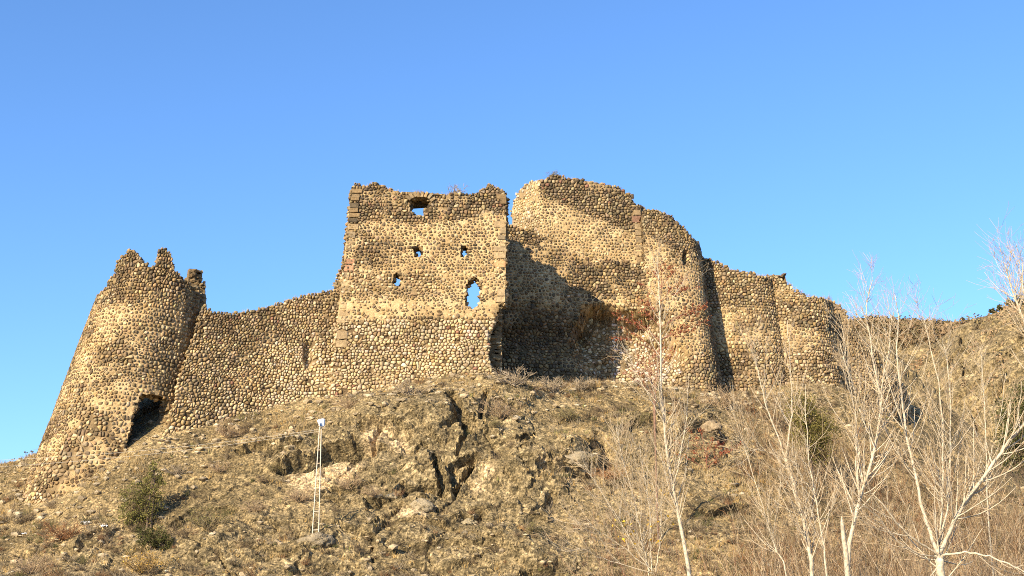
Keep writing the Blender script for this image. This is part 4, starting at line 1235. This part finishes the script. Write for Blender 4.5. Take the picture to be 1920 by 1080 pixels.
# evergreen trees
def evergreen(name, label, base_px, Y0, lobes, seed, n, col, size=0.07, trunks=1, group=None, cat='tree', direct=None):
    """lobes: (px, py, radius in m, depth shift); foliage sprays fill each lobe's shell"""
    g = np.random.default_rng(seed)
    if direct is None:
        p0 = hit(*base_px) if Y0 is None else at(*base_px, Y0)
        if Y0 is not None: p0[2] = gz(p0[0], Y0)
    else: p0 = np.array(direct, float)
    Yb = p0[1]
    rt = root(name, p0, label, cat, group)
    C3 = [(at(a, b, Yb + dy), r) for a, b, r, dy in lobes]
    top = max(C3, key=lambda q: q[0][2])[0]
    for k in range(trunks):
        T = smooth_path([p0 + np.array((.25 * k, 0, -.2)), p0 * .5 + top * .5 + g.normal(0, .12, 3) + np.array((.3 * k, 0, 0)), top], 8)
        v, f = tubes(T[None], np.linspace(.09, .02, 8)[None], 6); mb = MB(); mb.add(v - p0, f, (.17, .12, .085)); mb.build('trunk', M_BARK, rt)
    mb = MB(); bm = MB()
    wts = np.array([r ** 2 for _, r in C3]); wts /= wts.sum()
    for (c, r), wt in zip(C3, wts):
        ns = max(6, int(n * wt / 26))
        d = unit(g.normal(0, 1, (ns, 3))); rad = r * g.uniform(.45, 1.08, (ns, 1)) * (1 + .25 * fbm(d * 2 + c, .8, 2, seed)[:, None])
        e = c + d * rad * np.array((1, 1, .9))
        st = c * .55 + p0 * .1 + T[g.integers(3, 8, ns)] * .35
        S = np.stack([st, st * .45 + e * .55 - np.array((0, 0, .04)), e], 1)
        v, f = tubes(S, taper(np.full(ns, .014), 3, .4), 3); bm.add(v - p0, f, (.17, .12, .08))
        cc = np.repeat(e, 26, 0) + g.normal(0, 1, (ns * 26, 3)) * r * .16
        v, f = leaf_quads(cc, g.uniform(size * .5, size * 1.2, len(cc)), g)
        tint = np.repeat(g.uniform(.6, 1.35, (ns, 1)), 26, 0) * g.uniform(.75, 1.25, (len(cc), 1))
        mb.add(v - p0, f, np.repeat(np.array(col) * tint, 4, 0))
    tag(bm.build('branch_spread', M_TWIG, rt), kind='stuff')
    tag(mb.build('crown', M_LEAF, rt, smooth=False), kind='stuff')
    return rt
evergreen('juniper_tree', 'olive green juniper tree standing alone on the slope below the round tower', (275, 992), None,
    [(290, 872, .45, 0), (288, 892, .6, .1), (265, 915, .8, .2), (250, 935, .85, -.2), (285, 925, .8, .2), (268, 955, .9, 0), (238, 958, .6, -.3), (292, 950, .6, .4), (255, 975, .7, .2), (235, 975, .45, 0), (300, 905, .45, .1)], 31, 7000, (.18, .165, .048), .06, 2)
evergreen('juniper_bush', 'dark green spreading juniper bush just below the lone juniper tree', (285, 1030), None, [(270, 1000, .55, 0), (295, 1005, .7, .2), (310, 1018, .5, 0), (280, 1015, .6, -.2)], 32, 3600, (.09, .09, .028), .055, 1, None, 'bush')
evergreen('juniper_tree', 'olive juniper tree behind the bare poplars under the far wall', (1525, 870), 92, [(1505, 760, 1.0, 0), (1520, 790, 1.3, .3), (1540, 810, 1.2, 0), (1505, 820, 1.2, -.3), (1530, 845, 1.1, 0), (1500, 780, .9, 0)], 33, 9000, (.16, .135, .036), .075, 1)
evergreen('pine_tree', 'dark green pine half cut off by the right edge of the picture', (1925, 900), 78, [(1925, 740, 1.1, 0), (1905, 775, 1.2, 0), (1940, 790, 1.3, .4), (1900, 820, 1.1, -.3), (1925, 850, 1.3, 0), (1890, 860, .7, 0)], 34, 9000, (.085, .085, .028), .08, 1)
far_spots = [(1862, 584, 214, .9, 'smallest'), (1877, 580, 214, 1.2, 'low rounded'), (1893, 574, 214, 1.7, 'broad'), (1908, 570, 214, 1.9, 'tall'), (1921, 568, 214, 1.8, 'outermost')]
for k, (a, b, yy, hgt, wd) in enumerate(far_spots):
    p = at(a, b + 4, yy)
    s = 11.3
    evergreen('hill_pine', ['small pine at the left end of the row on the rocky hilltop', 'second pine from the left on the rocky hilltop', 'broad middle pine of the row on the rocky hilltop', 'tall pine second from the right on the rocky hilltop', 'pine on the rocky hilltop cut by the right edge of the picture'][k], None, None,
        [(a, b - hgt * s * .2, hgt * .55, 0), (a - 3, b, hgt * .45, 0), (a + 4, b + 1, hgt * .45, 0)], 50 + k, 900, (.085, .08, .03), .16, 1, 'pines on the rocky hilltop', 'tree', p)
for k, (a, b, hgt, lab_) in enumerate([(1636, 604, 1.8, 'first small dark pine from the left along the far brown ridge'), (1652, 604, 2.2, 'second small dark pine from the left along the far brown ridge'), (1664, 605, 1.9, 'third small dark pine from the left along the far brown ridge'), (1676, 606, 1.7, 'fourth small dark pine from the left along the far brown ridge'), (1702, 608, 1.8, 'middle one of the small dark pines along the far brown ridge'), (1716, 608, 2.1, 'sixth small dark pine from the left along the far brown ridge'), (1748, 609, 1.5, 'seventh small dark pine from the left along the far brown ridge'), (1774, 609, 1.3, 'eighth small dark pine from the left along the far brown ridge'), (1805, 604, 1.6, 'ninth small dark pine from the left along the far brown ridge')]):
    p = at(a, b + 4, 328)
    evergreen('ridge_pine', lab_, None, None, [(a, b - 3, hgt * .6, 0), (a - 2, b + 2, hgt * .6, 0), (a + 3, b + 2, hgt * .55, 0)], 70 + k, 500, (.075, .07, .03), .24, 1, 'pines along the far ridge', 'tree', p)

# bare shrubs: four kinds of twig mesh, copied with their own size and turn
def shrub_mesh(seed, n0=26, n1=170, col=BRUSH, up=.1, flat=.5, leaf=None, r=.012):
    g = np.random.default_rng(seed)
    p0 = np.stack([g.normal(0, .08, n0), g.normal(0, .08, n0), np.full(n0, -.08)], 1)
    d0 = unit(np.stack([g.normal(0, 1, n0), g.normal(0, 1, n0), g.uniform(.35, 1.6, n0) * (1 - flat + .5)], 1))
    S = grow(p0, d0, g.uniform(.5, 1.05, n0), 5, up, .14, g); R0 = taper(np.full(n0, r * 1.4), 5, .4)
    mb = MB(); v, f = tubes(S, R0, 4); mb.add(v, f, col * .85)
    p, d, rr, _, t, L = offshoots(S, R0, n1, g, .2, 1, (25, 60)); S2 = grow(p, d, g.uniform(.15, .45, n1), 4, .05, .16, g); R2 = taper(np.full(n1, r * .7), 4, .5)
    v, f = tubes(S2, R2, 3); mb.add(v, f, np.repeat(col * g.uniform(.8, 1.25, (n1, 1)), 12, 0))
    n2 = n1 * 2
    p, d, rr, _, t, L = offshoots(S2, R2, n2, g, .2, 1, (25, 60)); S3 = grow(p, d, g.uniform(.06, .22, n2), 3, .03, .15, g)
    v, f = tubes(S3, taper(np.full(n2, r * .5), 3, .6), 3); mb.add(v, f, np.repeat(col * g.uniform(.85, 1.35, (n2, 1)), 9, 0))
    if leaf is not None:
        nl = 900
        c = S3[g.integers(0, n2, nl), 2] + g.normal(0, .03, (nl, 3)); v, f = leaf_quads(c, g.uniform(.015, .035, nl), g)
        mb.add(v, f, np.repeat(np.array(leaf) * g.uniform(.6, 1.35, (nl, 1)), 4, 0))
    o = mb.build('shrub', M_TWIG)
    m = o.data; bpy.data.objects.remove(o)
    return m
SH = {'brown': shrub_mesh(1), 'grey': shrub_mesh(2, 20, 120, np.array((.33, .26, .18)), .14, .2, None, .017), 'rust': shrub_mesh(3, 30, 180, RUST, .06, .6), 'olive': shrub_mesh(4, 30, 170, np.array((.23, .18, .10)), .08, .6, (.17, .15, .05)), 'gold': shrub_mesh(5, 30, 170, np.array((.36, .25, .12)), .08, .6, (.45, .27, .05))}
def shrub(kind, px, py, sz, label, Y0=None, name='bare_shrub', squash=.8, direct=None):
    p = direct if direct is not None else (hit(px, py) if Y0 is None else at(px, py, Y0))
    o = obj(name, SH[kind], M_TWIG, None, p)
    o.rotation_euler = (0, 0, rnd.uniform(0, 6.28)); o.scale = (sz, sz, sz * squash)
    return tag(o, label, 'shrub', 'shrubs of the slope and walls')
for a in [('brown', 428, 820, 1.5, 'brown twiggy bush against the foot of the low curtain wall'), ('brown', 655, 765, 1.3, 'dark low bush at the left foot of the square tower'),
          ('grey', 765, 740, 1.7, 'pale thin bush at the middle of the square tower foot'), ('brown', 938, 785, 2.0, 'bare greyish bush filling the notch right of the rock cleft'),
          ('grey', 962, 722, 1.9, 'bare bush in shadow beside the broken tower corner'), ('grey', 1035, 735, 1.7, 'upright bare bush at the edge of the tower shadow'), ('grey', 1085, 732, 1.5, 'small bare bush right of the shadowed wall foot'),
          ('brown', 1352, 765, 2.3, 'rusty brown bush at the right foot of the bastion'), ('olive', 1065, 788, 1.3, 'rounded olive shrub on the terrace below the shadow'), ('brown', 148, 905, 1.5, 'dry bush hugging the foot of the round tower'),
          ('brown', 412, 885, 1.0, 'small grey-brown bush on the slope left of the rock ledge'), ('olive', 520, 885, .9, 'small shrub just left of the rock ledge'), ('brown', 560, 940, 1.2, 'scrubby brown bush left of the lamp post'),
          ('brown', 655, 915, 1.3, 'bushy brown scrub right of the lamp post'), ('olive', 385, 990, 1.8, 'dark shrub in the shaded pocket right of the juniper'), ('rust', 120, 1010, 1.8, 'reddish brown bush in the lower left slope'),
          ('brown', 60, 1075, 1.6, 'brown bush in the bottom left corner'), ('gold', 270, 1075, 1.9, 'golden yellow bush at the bottom below the junipers'), ('olive', 1190, 800, 1.6, 'olive brown shrub below the lit hollow'),
          ('brown', 480, 960, 1.1, 'low thorny bush midway between juniper and lamp post'), ('grey', 330, 890, 1.0, 'pale dry bush below the dark doorway'), ('brown', 700, 930, 1.0, 'small bush on the rock under the bright scar'),
          ('olive', 1000, 1000, .9, 'little green-brown shrub on the lower terrace'), ('rust', 1150, 900, 1.5, 'rusty shrub at the right side of the outcrop'), ('olive', 930, 800, .8, 'yellow-green tuft shrub beside the rock cleft')]:
    shrub(*a)
def on_wall(px, py, W, back=.6):
    u, z = W.invert(px, py); P = W.P(np.array([u]), np.array([z]))[0]; n = W.Nn(np.array([u]), np.array([z]))[0]
    return P - n * back
shrub('grey', 0, 0, 1.35, 'grey bush growing on top of the square tower', None, 'wall_top_shrub', .8, on_wall(853, 366, Wm))
shrub('brown', 0, 0, .75, 'tiny bush above the arched hole of the square tower', None, 'wall_top_shrub', .8, on_wall(785, 364, Wm))
shrub('olive', 0, 0, 1.0, 'small greenish bush on the top of the ruined keep', None, 'wall_top_shrub', .7, on_wall(1042, 331, Wk))
shrub('rust', 0, 0, .55, 'little rusty bush on the falling edge of the keep top', None, 'wall_top_shrub', .8, on_wall(1160, 352, Wk))
shrub('rust', 0, 0, .5, 'little rusty bush in the step right of the keep', None, 'wall_top_shrub', .8, on_wall(1197, 388, Wk))
shrub('brown', 0, 0, .6, 'dry bush on top of the far curtain wall end', None, 'wall_top_shrub', .7, at(1552, 563, 119.5))

# ------------------------------------------------------------------ loose cover of the slope (beyond counting)
gy_i, gx_i = G2.shape[:2]
vis = (PX > -60) & (PX < 1990) & (PY > 700) & (PY < 1110) & (Y > 76) & (Y < 122)
vi = np.argwhere(vis)
Pv = G2[vis]; Nv = NR[vis]; rk = rockw[vis]; pxv, pyv = PX[vis], PY[vis]
def scatter(n, weight, g):
    w = np.clip(weight, 0, None)
    # even density on the ground: weight by each grid cell's own area
    return g.choice(len(Pv), n, p=w / w.sum())
g = np.random.default_rng(77)
clump = sstep(-.1, .45, fbm(Pv, 3.2, 3, 501)); clump2 = sstep(.0, .4, fbm(Pv, 2.0, 3, 502))
near_door = 1.0
# dry grass
nt_ = 9000
idx = scatter(nt_, (clump ** 2.2 + .04) * (1.06 - .85 * rk) * (1 - scar[vis]), g)
nb = 9
c = np.repeat(Pv[idx], nb, 0) + g.normal(0, .09, (nt_ * nb, 3)) * np.array((1, 1, .2)) - np.array((0, 0, .03))
hgt = np.repeat(.12 + .42 * g.random(nt_) ** 1.6, nb) * g.uniform(.6, 1.2, nt_ * nb)
lean = g.normal(0, .38, (nt_ * nb, 3)); lean[:, 2] = 1
tip = c + unit(lean) * hgt[:, None]
sd = unit(np.stack([g.normal(0, 1, nt_ * nb), g.normal(0, .5, nt_ * nb), np.zeros(nt_ * nb)], 1)) * .016
GV = np.stack([c - sd, c + sd, tip], 1).reshape(-1, 3)
gc = np.array([(.42, .30, .145), (.40, .25, .085), (.30, .225, .13), (.47, .36, .20), (.17, .165, .05)])
which = g.choice(5, nt_, p=[.36, .14, .26, .18, .06])
gcol = np.repeat(gc[which] * g.uniform(.75, 1.2, (nt_, 1)), nb * 3, 0)
tops = []
for W_, poly, rng_ in ((Wm, main_out, (672, 945)), (Wk, kp_out, (1040, 1190)), (Wh, hi_out, (1206, 1342)), (Wc, cur_out, (410, 640))):
    pl = np.array([p for p in poly if rng_[0] - 25 < p[0] < rng_[1] + 25 and p[1] < 600]); pl = pl[np.argsort(pl[:, 0])]
    for x_ in np.arange(rng_[0], rng_[1], 1.6):
        if rnd.random() < .72:
            tops.append(on_wall(x_, np.interp(x_, pl[:, 0], pl[:, 1]) + 3, W_, rnd.uniform(.05, .9)))
for x_ in np.arange(1345, 1600, 1.7):
    tops.append(at(x_, np.interp(x_, [1345, 1370, 1400, 1432, 1475, 1510, 1550, 1592, 1606], [491, 505, 512, 516, 527, 552, 562, 592, 622]) + 2, 118.2 + rnd.uniform(0, .8) + .01 * (x_ - 1345)))
tops = np.array(tops)
nt2 = len(tops); c2 = np.repeat(tops, 8, 0) + g.normal(0, .10, (nt2 * 8, 3)) * np.array((1, 1, .3))
tip2 = c2 + unit(np.concatenate([g.normal(0, .45, (nt2 * 8, 2)), np.ones((nt2 * 8, 1))], 1)) * (np.repeat(g.uniform(.06, .36, nt2), 8) * g.uniform(.5, 1.2, nt2 * 8))[:, None]
sd2 = unit(np.concatenate([g.normal(0, 1, (nt2 * 8, 2)), np.zeros((nt2 * 8, 1))], 1)) * .014
GV2 = np.stack([c2 - sd2, c2 + sd2, tip2], 1).reshape(-1, 3)
gm = mesh('dry_grass', GV, np.arange(len(GV)).reshape(-1, 3), gcol, False)
tag(obj('dry_grass', gm, M_GRASS), 'straw-coloured dry grass scattered over the hillside', 'grass', None, 'stuff')
gm = mesh('wall_top_grass', GV2, np.arange(len(GV2)).reshape(-1, 3), np.repeat(gc[g.choice([0, 1, 3], nt2)] * g.uniform(.8, 1.25, (nt2, 1)), 24, 0), False)
tag(obj('wall_top_grass', gm, M_GRASS), 'dry straw grass growing along the tops of the walls', 'grass', None, 'stuff')
# low thorny scrub
ns = 2400
idx = scatter(ns, (clump2 ** 1.3 + .05 + .35 * (pyv > 965)) * (1 - .6 * rk) * (1 - scar[vis]), g)
nb = 34
sz_ = np.repeat(.18 + .62 * g.random(ns) ** 2, nb)
c = np.repeat(Pv[idx], nb, 0) + g.normal(0, .22, (ns * nb, 3)) * sz_[:, None] * np.array((1, 1, .1))
d = unit(np.concatenate([g.normal(0, .75, (ns * nb, 2)), g.uniform(.4, 1.2, (ns * nb, 1))], 1))
S = grow(c, d, sz_ * g.uniform(.5, 1.2, ns * nb), 3, .03, .22, g)
v, f = tubes(S, np.tile(np.array((.011, .009, .005)), (ns * nb, 1)), 3)
sc_ = np.array([(.11, .08, .05), (.17, .12, .07), (.30, .235, .15), (.12, .11, .045), (.22, .12, .06)])[g.choice(5, ns, p=[.3, .3, .2, .1, .1])] * g.uniform(.8, 1.2, (ns, 1))
tag(obj('low_scrub', mesh('low_scrub', v, f, np.repeat(sc_, nb * 9, 0), True), M_TWIG), 'low brown thorn scrub scattered over the slope', 'scrub', None, 'stuff')
# loose stones
nr = 4600
idx = scatter(nr, .25 + clump * (1 - rk) + .3 * (pyv > 960) + 3.0 * (1 - foot[vis]), g)
r_ = .05 + .22 * g.random(nr) ** 4
V = ICOV[None] * (1 + g.normal(0, .17, (nr, 12, 1))) * r_[:, None, None] * np.stack([g.uniform(.9, 1.5, nr), g.uniform(.9, 1.4, nr), g.uniform(.5, .85, nr)], 1)[:, None]
V = V + (Pv[idx] + Nv[idx] * (r_ * .15)[:, None])[:, None]
F = (ICOF[None] + (np.arange(nr) * 12)[:, None, None]).reshape(-1, 3)
lc = np.array([(.38, .30, .19), (.30, .235, .15), (.46, .38, .26), (.22, .175, .115)])[g.choice(4, nr, p=[.4, .3, .12, .18])]
tag(obj('loose_stone', mesh('loose_stone', V.reshape(-1, 3), F, np.repeat(lc, 12, 0), False), M_STONE), 'small loose stones lying over the slope', 'stones', None, 'stuff')
# brush thicket under the poplars
def thicket(name, n, region, Yr, hts, colr, seed, label, r=.010):
    g = np.random.default_rng(seed)
    x0, x1 = region
    yy = g.uniform(*Yr, n); pxs = g.uniform(x0, x1, n)
    xx = (pxs - 960) / FPX * yy * 1.02
    zz = np.array([gz(a, b) for a, b in zip(xx, yy)])
    k = fbm(np.stack([xx, yy, zz], 1), 4, 2, seed) > -.15
    xx, yy, zz = xx[k], yy[k], zz[k]; n = len(xx)
    d = unit(np.concatenate([g.normal(0, .38, (n, 2)), np.ones((n, 1))], 1))
    L = g.uniform(*hts, n)
    S = grow(np.stack([xx, yy, zz - .05], 1), d, L, 5, .02, .13, g); R0 = taper(np.full(n, r), 5, .45)
    cc = np.array(colr)[g.integers(0, len(colr), n)] * g.uniform(.6, 1.35, (n, 1)) * (1 + .55 * fbm(np.stack([xx, yy, zz], 1), 2.5, 2, seed + 5))[:, None]
    mb = MB(); v, f = tubes(S, R0, 3); mb.add(v, f, np.repeat(cc, 15, 0))
    n2 = n * 4
    p, d, rr, i_, t, L_ = offshoots(S, R0, n2, g, .25, 1, (20, 55)); S2 = grow(p, d, g.uniform(.2, .75, n2), 4, .05, .14, g)
    v, f = tubes(S2, taper(np.full(n2, r * .6), 4, .5), 3); mb.add(v, f, np.repeat(cc[i_] * 1.08, 12, 0))
    o = mb.build(name, M_TWIG)
    return tag(o, label, 'brush', None, 'stuff')
TAN_ = [(.36, .26, .15), (.46, .35, .22), (.20, .13, .07), (.26, .13, .06), (.14, .09, .05)]
thicket('brush_thicket', 4200, (1370, 1990), (70, 104), (1.2, 3.4), TAN_, 601, 'dense tan brush thicket covering the slope behind the poplars', .013)
thicket('sapling_thicket', 1500, (1400, 1990), (50, 74), (3.5, 8.5), [(.46, .36, .24), (.30, .20, .115), (.40, .28, .17), (.17, .11, .065)], 602, 'tall thin bare saplings crowding the lower right', .010)
thicket('bramble_thicket', 800, (1080, 1460), (64, 84), (1.5, 4.2), [(.38, .28, .17), (.34, .22, .13), (.27, .13, .075), (.36, .26, .16)], 603, 'reddish tan brambles below the bastion slope', .010)
# rust-brown woodland on the far ridge
def far_wood(Q, rows, n, seed, cols, szr, name, label):
    g = np.random.default_rng(seed)
    q = Q[rows[0]:rows[1]].reshape(-1, 3)
    pxq, pyq = proj(q); q = q[(pxq > 1560) & (pxq < 1960)]
    c = q[g.integers(0, len(q), n)] + g.normal(0, .5, (n, 3)) * np.array((1, 1, 0))
    m = 16
    s = np.repeat(g.uniform(*szr, n), m)
    cc = np.repeat(c, m, 0) + g.normal(0, .42, (n * m, 3)) * s[:, None] + np.array((0, 0, .4)) * s[:, None]
    v, f = leaf_quads(cc, s * .28, g)
    col = np.array(cols)[g.integers(0, len(cols), n)] * g.uniform(.7, 1.25, (n, 1))
    return tag(obj(name, mesh(name, v, f, np.repeat(col, m * 4, 0), False), M_TWIG), label, 'woodland', None, 'stuff')
far_wood(Q2, (70, 128), 3200, 611, [(.20, .13, .07), (.23, .155, .085), (.17, .12, .065), (.12, .095, .045)], (.8, 1.7), 'ridge_woodland', 'rust-brown leafless woodland covering the far ridge')
far_wood(Q1, (15, 118), 260, 612, [(.25, .155, .085), (.30, .20, .11), (.20, .15, .07)], (.4, 1.1), 'hill_scrub', 'brown scrub dotted over the far rocky hill')

# ------------------------------------------------------------------ lamp post, boulders, cables and small things
pb = hit(591, 1006); Yp = pb[1]
lp = root('lamp_post', pb, 'white ladder-like lattice lamp post with one lamp head on the slope', 'lamp post')
WHT = np.array((.62, .54, .42)); RST = np.array((.42, .25, .13))
def bar(name, a, b, r, parent, col=WHT, sides=6):
    v, f = tubes(np.array([[a, a * .5 + b * .5, b]]), np.full((1, 3), r), sides)
    mb = MB(); mb.add(v - pb, f, col); return mb.build(name, M_PAINT, parent)
Lb, Lt = at(585, 1006, Yp) - (0, 0, .25), at(599.3, 800, Yp); Rb, Rt = at(597.5, 1006, Yp) - (0, 0, .25), at(602.6, 800, Yp)
bar('leg', Lb, Lt, .032, lp); bar('leg', Rb, Rt, .032, lp)
for yy in (820, 844, 869, 897, 927, 959, 994):
    t = (1006 - yy) / 206
    a, b = at(np.interp(yy, [800, 1006], [599.3, 585]), yy, Yp), at(np.interp(yy, [800, 1006], [602.6, 597.5]), yy - .5, Yp)
    bar('rung', a, b, .028, lp, WHT if rnd.random() < .6 else WHT * .5 + RST * .5)
br = bar('bracket', at(601, 803, Yp), at(603.5, 797, Yp - .25), .05, lp, np.array((.2, .19, .18)))
hc = at(603.2, 793.5, Yp - .3)
v, f = subdiv(ICOV, ICOF, 2)
v = np.sign(v) * np.abs(v) ** .55 * np.array((.21, .17, .27))
v[:, 0] *= 1 + .35 * v[:, 2] / .27; a_ = R(-12); v = np.stack([v[:, 0] * math.cos(a_) + v[:, 2] * math.sin(a_), v[:, 1], -v[:, 0] * math.sin(a_) + v[:, 2] * math.cos(a_)], 1)
mb = MB(); mb.add(v + hc - pb, f, (.80, .81, .84)); hd = mb.build('lamp_head', M_PAINT, lp)
v2, f2 = bevel_box(hc + np.array((.03, -.17, -.02)) - pb, (.13, 0, 0), (0, .02, 0), (0, 0, .19), .3)
mb = MB(); mb.add(v2, f2, (.86, .87, .90)); mb.build('lens', M_PAINT, hd)

def boulder(px, py, sz, label, col=(.30, .24, .155), seed=0, sink=.3, squash=.7):
    p = hit(px, py)
    v, f = subdiv(ICOV, ICOF, 3)
    w1, w2, wv = worley(v * 1.0 + seed * 3.1, .9, seed)
    rr = 1 + .42 * fbm(v + seed * 7.7, .8, 4, seed, .6) - .25 * sstep(.1, 0, w2 - w1) + .1 * (wv - .5)
    v = v * rr[:, None] * np.array(sz) * np.array((1, 1, squash))
    o = obj('boulder', mesh('boulder', v, f, np.array(col), True), M_BOULD, None, p + np.array((0, .2, -sink * sz[2] + .1)))
    o.rotation_euler = (0, 0, rnd.uniform(-.5, .5))
    return tag(o, label, 'boulder', 'boulders on the slope')
M_BOULD = attr_mat('boulder_rock', .95, 2.4, .55, 1.35, 1.0, .16)
boulder(592, 1013, (1.15, .85, .85), 'grey lumpy boulder carrying the foot of the lamp post', (.25, .20, .13), 1)
boulder(790, 948, (.95, .8, .8), 'rounded boulder at the foot of the main rock cleft', (.30, .24, .155), 2)
boulder(740, 930, (.6, .6, .6), 'small boulder left of the cleft foot', (.29, .235, .15), 3)
boulder(880, 980, (.6, .5, .5), 'small boulder on the terrace under the outcrop', (.32, .26, .165), 5)
boulder(1330, 800, (1.1, .9, .9), 'cracked boulder below the bastion', (.28, .21, .13), 7)
boulder(1085, 860, (1.5, 1, 1.0), 'big rounded boulder at the right shoulder of the outcrop', (.28, .225, .145), 10)

for k, (oy, lab, end) in enumerate([(0, 'upper thin pale cable running left from the lamp post', (-260, 868, 84)), (7, 'lower thin pale cable running left from the lamp post', (-260, 884, 84))]):
    A = at(600, 805 + oy * .5, Yp); B = at(*end)
    t = np.linspace(0, 1, 40)[:, None]
    P = A + (B - A) * t - np.array((0, 0, 1)) * (4 * .55 * t * (1 - t))
    v, f = tubes(P[None], np.full((1, 40), .009), 5)
    mb = MB(); mb.add(v, f, (.5, .45, .38))
    tag(mb.build('overhead_cable', M_PAINT, None, tuple(A)), lab, 'cable', 'cables of the lamp post')

# dried thistles on the left skyline
for k, (a, hgt) in enumerate([(3, 1.0), (14, .75), (20, 1.15), (33, .7), (38, .95), (49, 1.3), (57, 1.15), (63, .8), (71, 1.2)]):
    py_ = np.interp(a, [0, 75], [890, 857])
    p = at(a, py_, 104.3); p[2] = gz(p[0], 104.3)
    p[2] = max(p[2], at(a, py_ + 4, 104.3)[2] - .3) - .05
    rt = root('dry_thistle', p, ['leftmost tall dry thistle on the left skyline', 'second dry thistle from the left edge on the skyline', 'third dry thistle from the left edge, taller than its neighbours', 'short dry thistle, fourth on the left skyline', 'middle dry thistle of the row on the left skyline', 'tallest dry thistle on the left skyline', 'third dry thistle left of the round tower foot', 'short dry thistle second from the round tower', 'dry thistle nearest the round tower on the skyline'][k], 'thistle', 'dry thistles on the left skyline')
    S = grow(np.zeros((1, 3)), np.array([(rnd.gauss(0, .1), 0, 1.)]), np.array([hgt]), 6, .1, .06); v, f = tubes(S, taper(np.array([.022]), 6, .6), 4)
    mb = MB(); mb.add(v, f, (.14, .12, .10)); mb.build('stem', M_TWIG, rt)
    nbr = rnd.randint(2, 4)
    S2 = grow(S[0, [3, 4, 2, 3][:nbr]], np.array([(rnd.choice((-1, 1)) * .7, .2, .8) for _ in range(nbr)]), np.full(nbr, hgt * .28), 4, .2, .05); v, f = tubes(S2, taper(np.full(nbr, .014), 4, .7), 4)
    mb = MB(); mb.add(v, f, (.14, .12, .10)); mb.build('side_stem', M_TWIG, rt)
    for e in [S[0, -1]] + list(S2[:, -1]):
        mb = MB(); mb.add(ICOV * np.array((.075, .075, .065)) * rnd.uniform(.8, 1.2) + e, ICOF, (.11, .095, .085)); mb.build('seed_head', M_TWIG, rt)

# litter
def scrap(px, py, sz, label, seed):
    g = np.random.default_rng(seed)
    p = hit(px, py, .08)
    n = 7
    u, w_ = np.meshgrid(np.linspace(-1, 1, n), np.linspace(-1, 1, n))
    q = np.stack([u * sz, w_ * sz * .6, g.normal(0, .25, u.shape) * sz * .6 + sz * .3], -1) + g.normal(0, .08 * sz, (n, n, 3))
    top = q + np.array((0, 0, .012))
    i = np.arange(n * n).reshape(n, n); qd = np.stack([i[:-1, :-1], i[:-1, 1:], i[1:, 1:], i[1:, :-1]], -1).reshape(-1, 4)
    rim = list(i[0, :]) + list(i[1:, -1]) + list(i[-1, -2::-1]) + list(i[-2:0:-1, 0])
    sdq = [(rim[k], rim[(k + 1) % len(rim)], rim[(k + 1) % len(rim)] + n * n, rim[k] + n * n) for k in range(len(rim))]
    F = np.concatenate([qd[:, ::-1], qd + n * n, np.array(sdq)])
    o = obj('plastic_scrap', mesh('plastic_scrap', np.concatenate([q.reshape(-1, 3), top.reshape(-1, 3)]), F, np.array((.75, .76, .78)), False), M_PAINT, None, p)
    tag(o, label, 'litter', 'white litter on the slope')
scrap(160, 985, .32, 'crumpled white plastic sheet on the slope left of the juniper', 1)
scrap(45, 1004, .16, 'small white plastic scrap at the far left of the slope', 2)
scrap(195, 990, .2, 'torn white plastic bit between the crumpled sheet and the juniper', 3)
